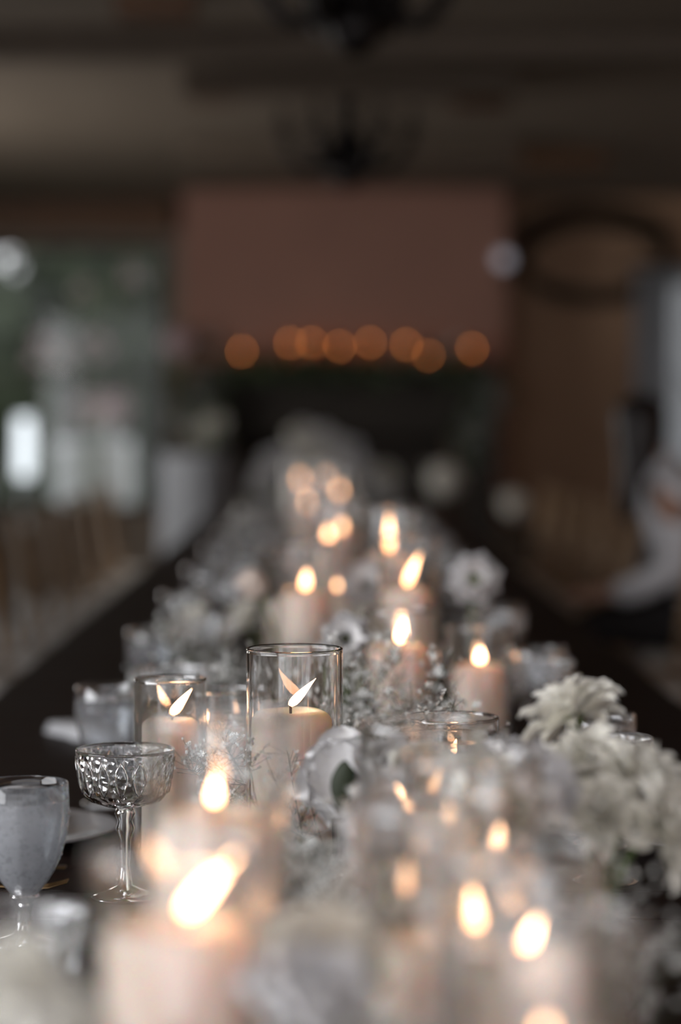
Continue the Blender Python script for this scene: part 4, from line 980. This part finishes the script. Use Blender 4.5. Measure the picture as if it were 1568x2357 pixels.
bodyr = [0.10, 0.085, 0.085, 0.075, 0.05, 0.048, 0.072, 0.085, 0.06, 0.038, 0.034, 0.03, 0.025, 0.038, 0.034, 0.03, 0.025, 0.08, 0.058, 0.038, 0.035, 0.08, 0.058, 0.038, 0.035]
skin_body('body', bodyv, bodye, bodyr, M_skin, pr_)
cuff = [tuple(Vector(bodyv[11]).lerp(Vector(bodyv[12]), 0.6)), tuple(Vector(bodyv[15]).lerp(Vector(bodyv[16]), 0.6))]
skin_body('blouse', [(0, 0, 0.585)] + bodyv[1:5] + bodyv[9:12] + [cuff[0]] + bodyv[13:16] + [cuff[1]] + [bodyv[5]], [(0, 1), (1, 2), (2, 3), (3, 4), (3, 5), (5, 6), (6, 7), (7, 8), (3, 9), (9, 10), (10, 11), (11, 12), (4, 13)], [0.135, 0.125, 0.135, 0.13, 0.09, 0.07, 0.058, 0.048, 0.044, 0.07, 0.058, 0.048, 0.044, 0.066], M_blouse, pr_)
skin_body('trousers', rot([(0, 0, 0.60)] + legs[:2] + [(-0.40, 0.10, 0.14)] + legs[4:6] + [(-0.40, -0.10, 0.14)]), [(0, 1), (1, 2), (2, 3), (0, 4), (4, 5), (5, 6)], [0.13, 0.095, 0.07, 0.055, 0.095, 0.07, 0.055], M_trousers, pr_)
for s_ in (-1, 1):
    w0 = Vector((-0.33, 0.10 * s_, 0.68)); hb = [w0, w0 + Vector((-0.06, -0.01 * s_, -0.003))]; he = [(0, 1)]; hr = [0.024, 0.027]
    for j, (dy, ln) in enumerate(((-0.028, 0.055), (-0.010, 0.068), (0.010, 0.064), (0.028, 0.05))):
        i0 = len(hb); k0_ = hb[1] + Vector((-0.018, dy, 0)); hb += [k0_, k0_ + Vector((-ln * 0.6, dy * 0.1, 0.002)), k0_ + Vector((-ln, dy * 0.1, -0.010))]; he += [(1, i0), (i0, i0 + 1), (i0 + 1, i0 + 2)]; hr += [0.010, 0.0085, 0.007]
    i0 = len(hb); hb += [w0 + Vector((-0.035, -0.035 * s_, 0)), w0 + Vector((-0.07, -0.055 * s_, -0.006))]; he += [(1, i0), (i0, i0 + 1)]; hr += [0.011, 0.009]
    skin_body('hand', [(R_ @ q)[:] for q in hb], he, hr, M_skin, pr_, sub=1)
# long hair over the near side of the head, one length falling straight down in front of the shoulder
hc = pt((-0.018, 0, 1.295)); FD = Vector((-0.35, 0.94, 0)).normalized()
hv = [hc + Vector((0.0, -0.01, 0.085)), hc + Vector((0.01, -0.03, 0.02)), hc + Vector((0.01, -0.04, -0.06)), hc + Vector((-0.01, -0.06, -0.14)), hc + Vector((-0.03, -0.08, -0.24)), hc + Vector((-0.045, -0.08, -0.33))]
skin_body('hair', [q[:] for q in hv], [(i, i + 1) for i in range(5)], [(0.065, 0.065), (0.098, 0.098), (0.092, 0.092), (0.06, 0.06), (0.042, 0.042), (0.02, 0.02)], M_hair, pr_)
SD = Vector((0.94, 0.35, 0)).normalized()
for s_ in (-1, 1): MB().ball(hc + FD * 0.076 + SD * 0.030 * s_ + Vector((0, 0, 0.0)), 0.011, 8, 6).build('eye', M_anther, pr_)
MB().tube([hc + FD * 0.08 + Vector((0, 0, 0.0)), hc + FD * 0.103 + Vector((0, 0, -0.035)), hc + FD * 0.085 + Vector((0, 0, -0.045))], [0.008, 0.013, 0.008], 8).build('nose', M_skin, pr_)
MB().tube([hc + FD * 0.072 + SD * -0.024 + Vector((0, 0, -0.068)), hc + FD * 0.083 + Vector((0, 0, -0.07)), hc + FD * 0.072 + SD * 0.024 + Vector((0, 0, -0.068))], [0.003, 0.006, 0.003], 6).build('mouth', M_petal_pink, pr_)
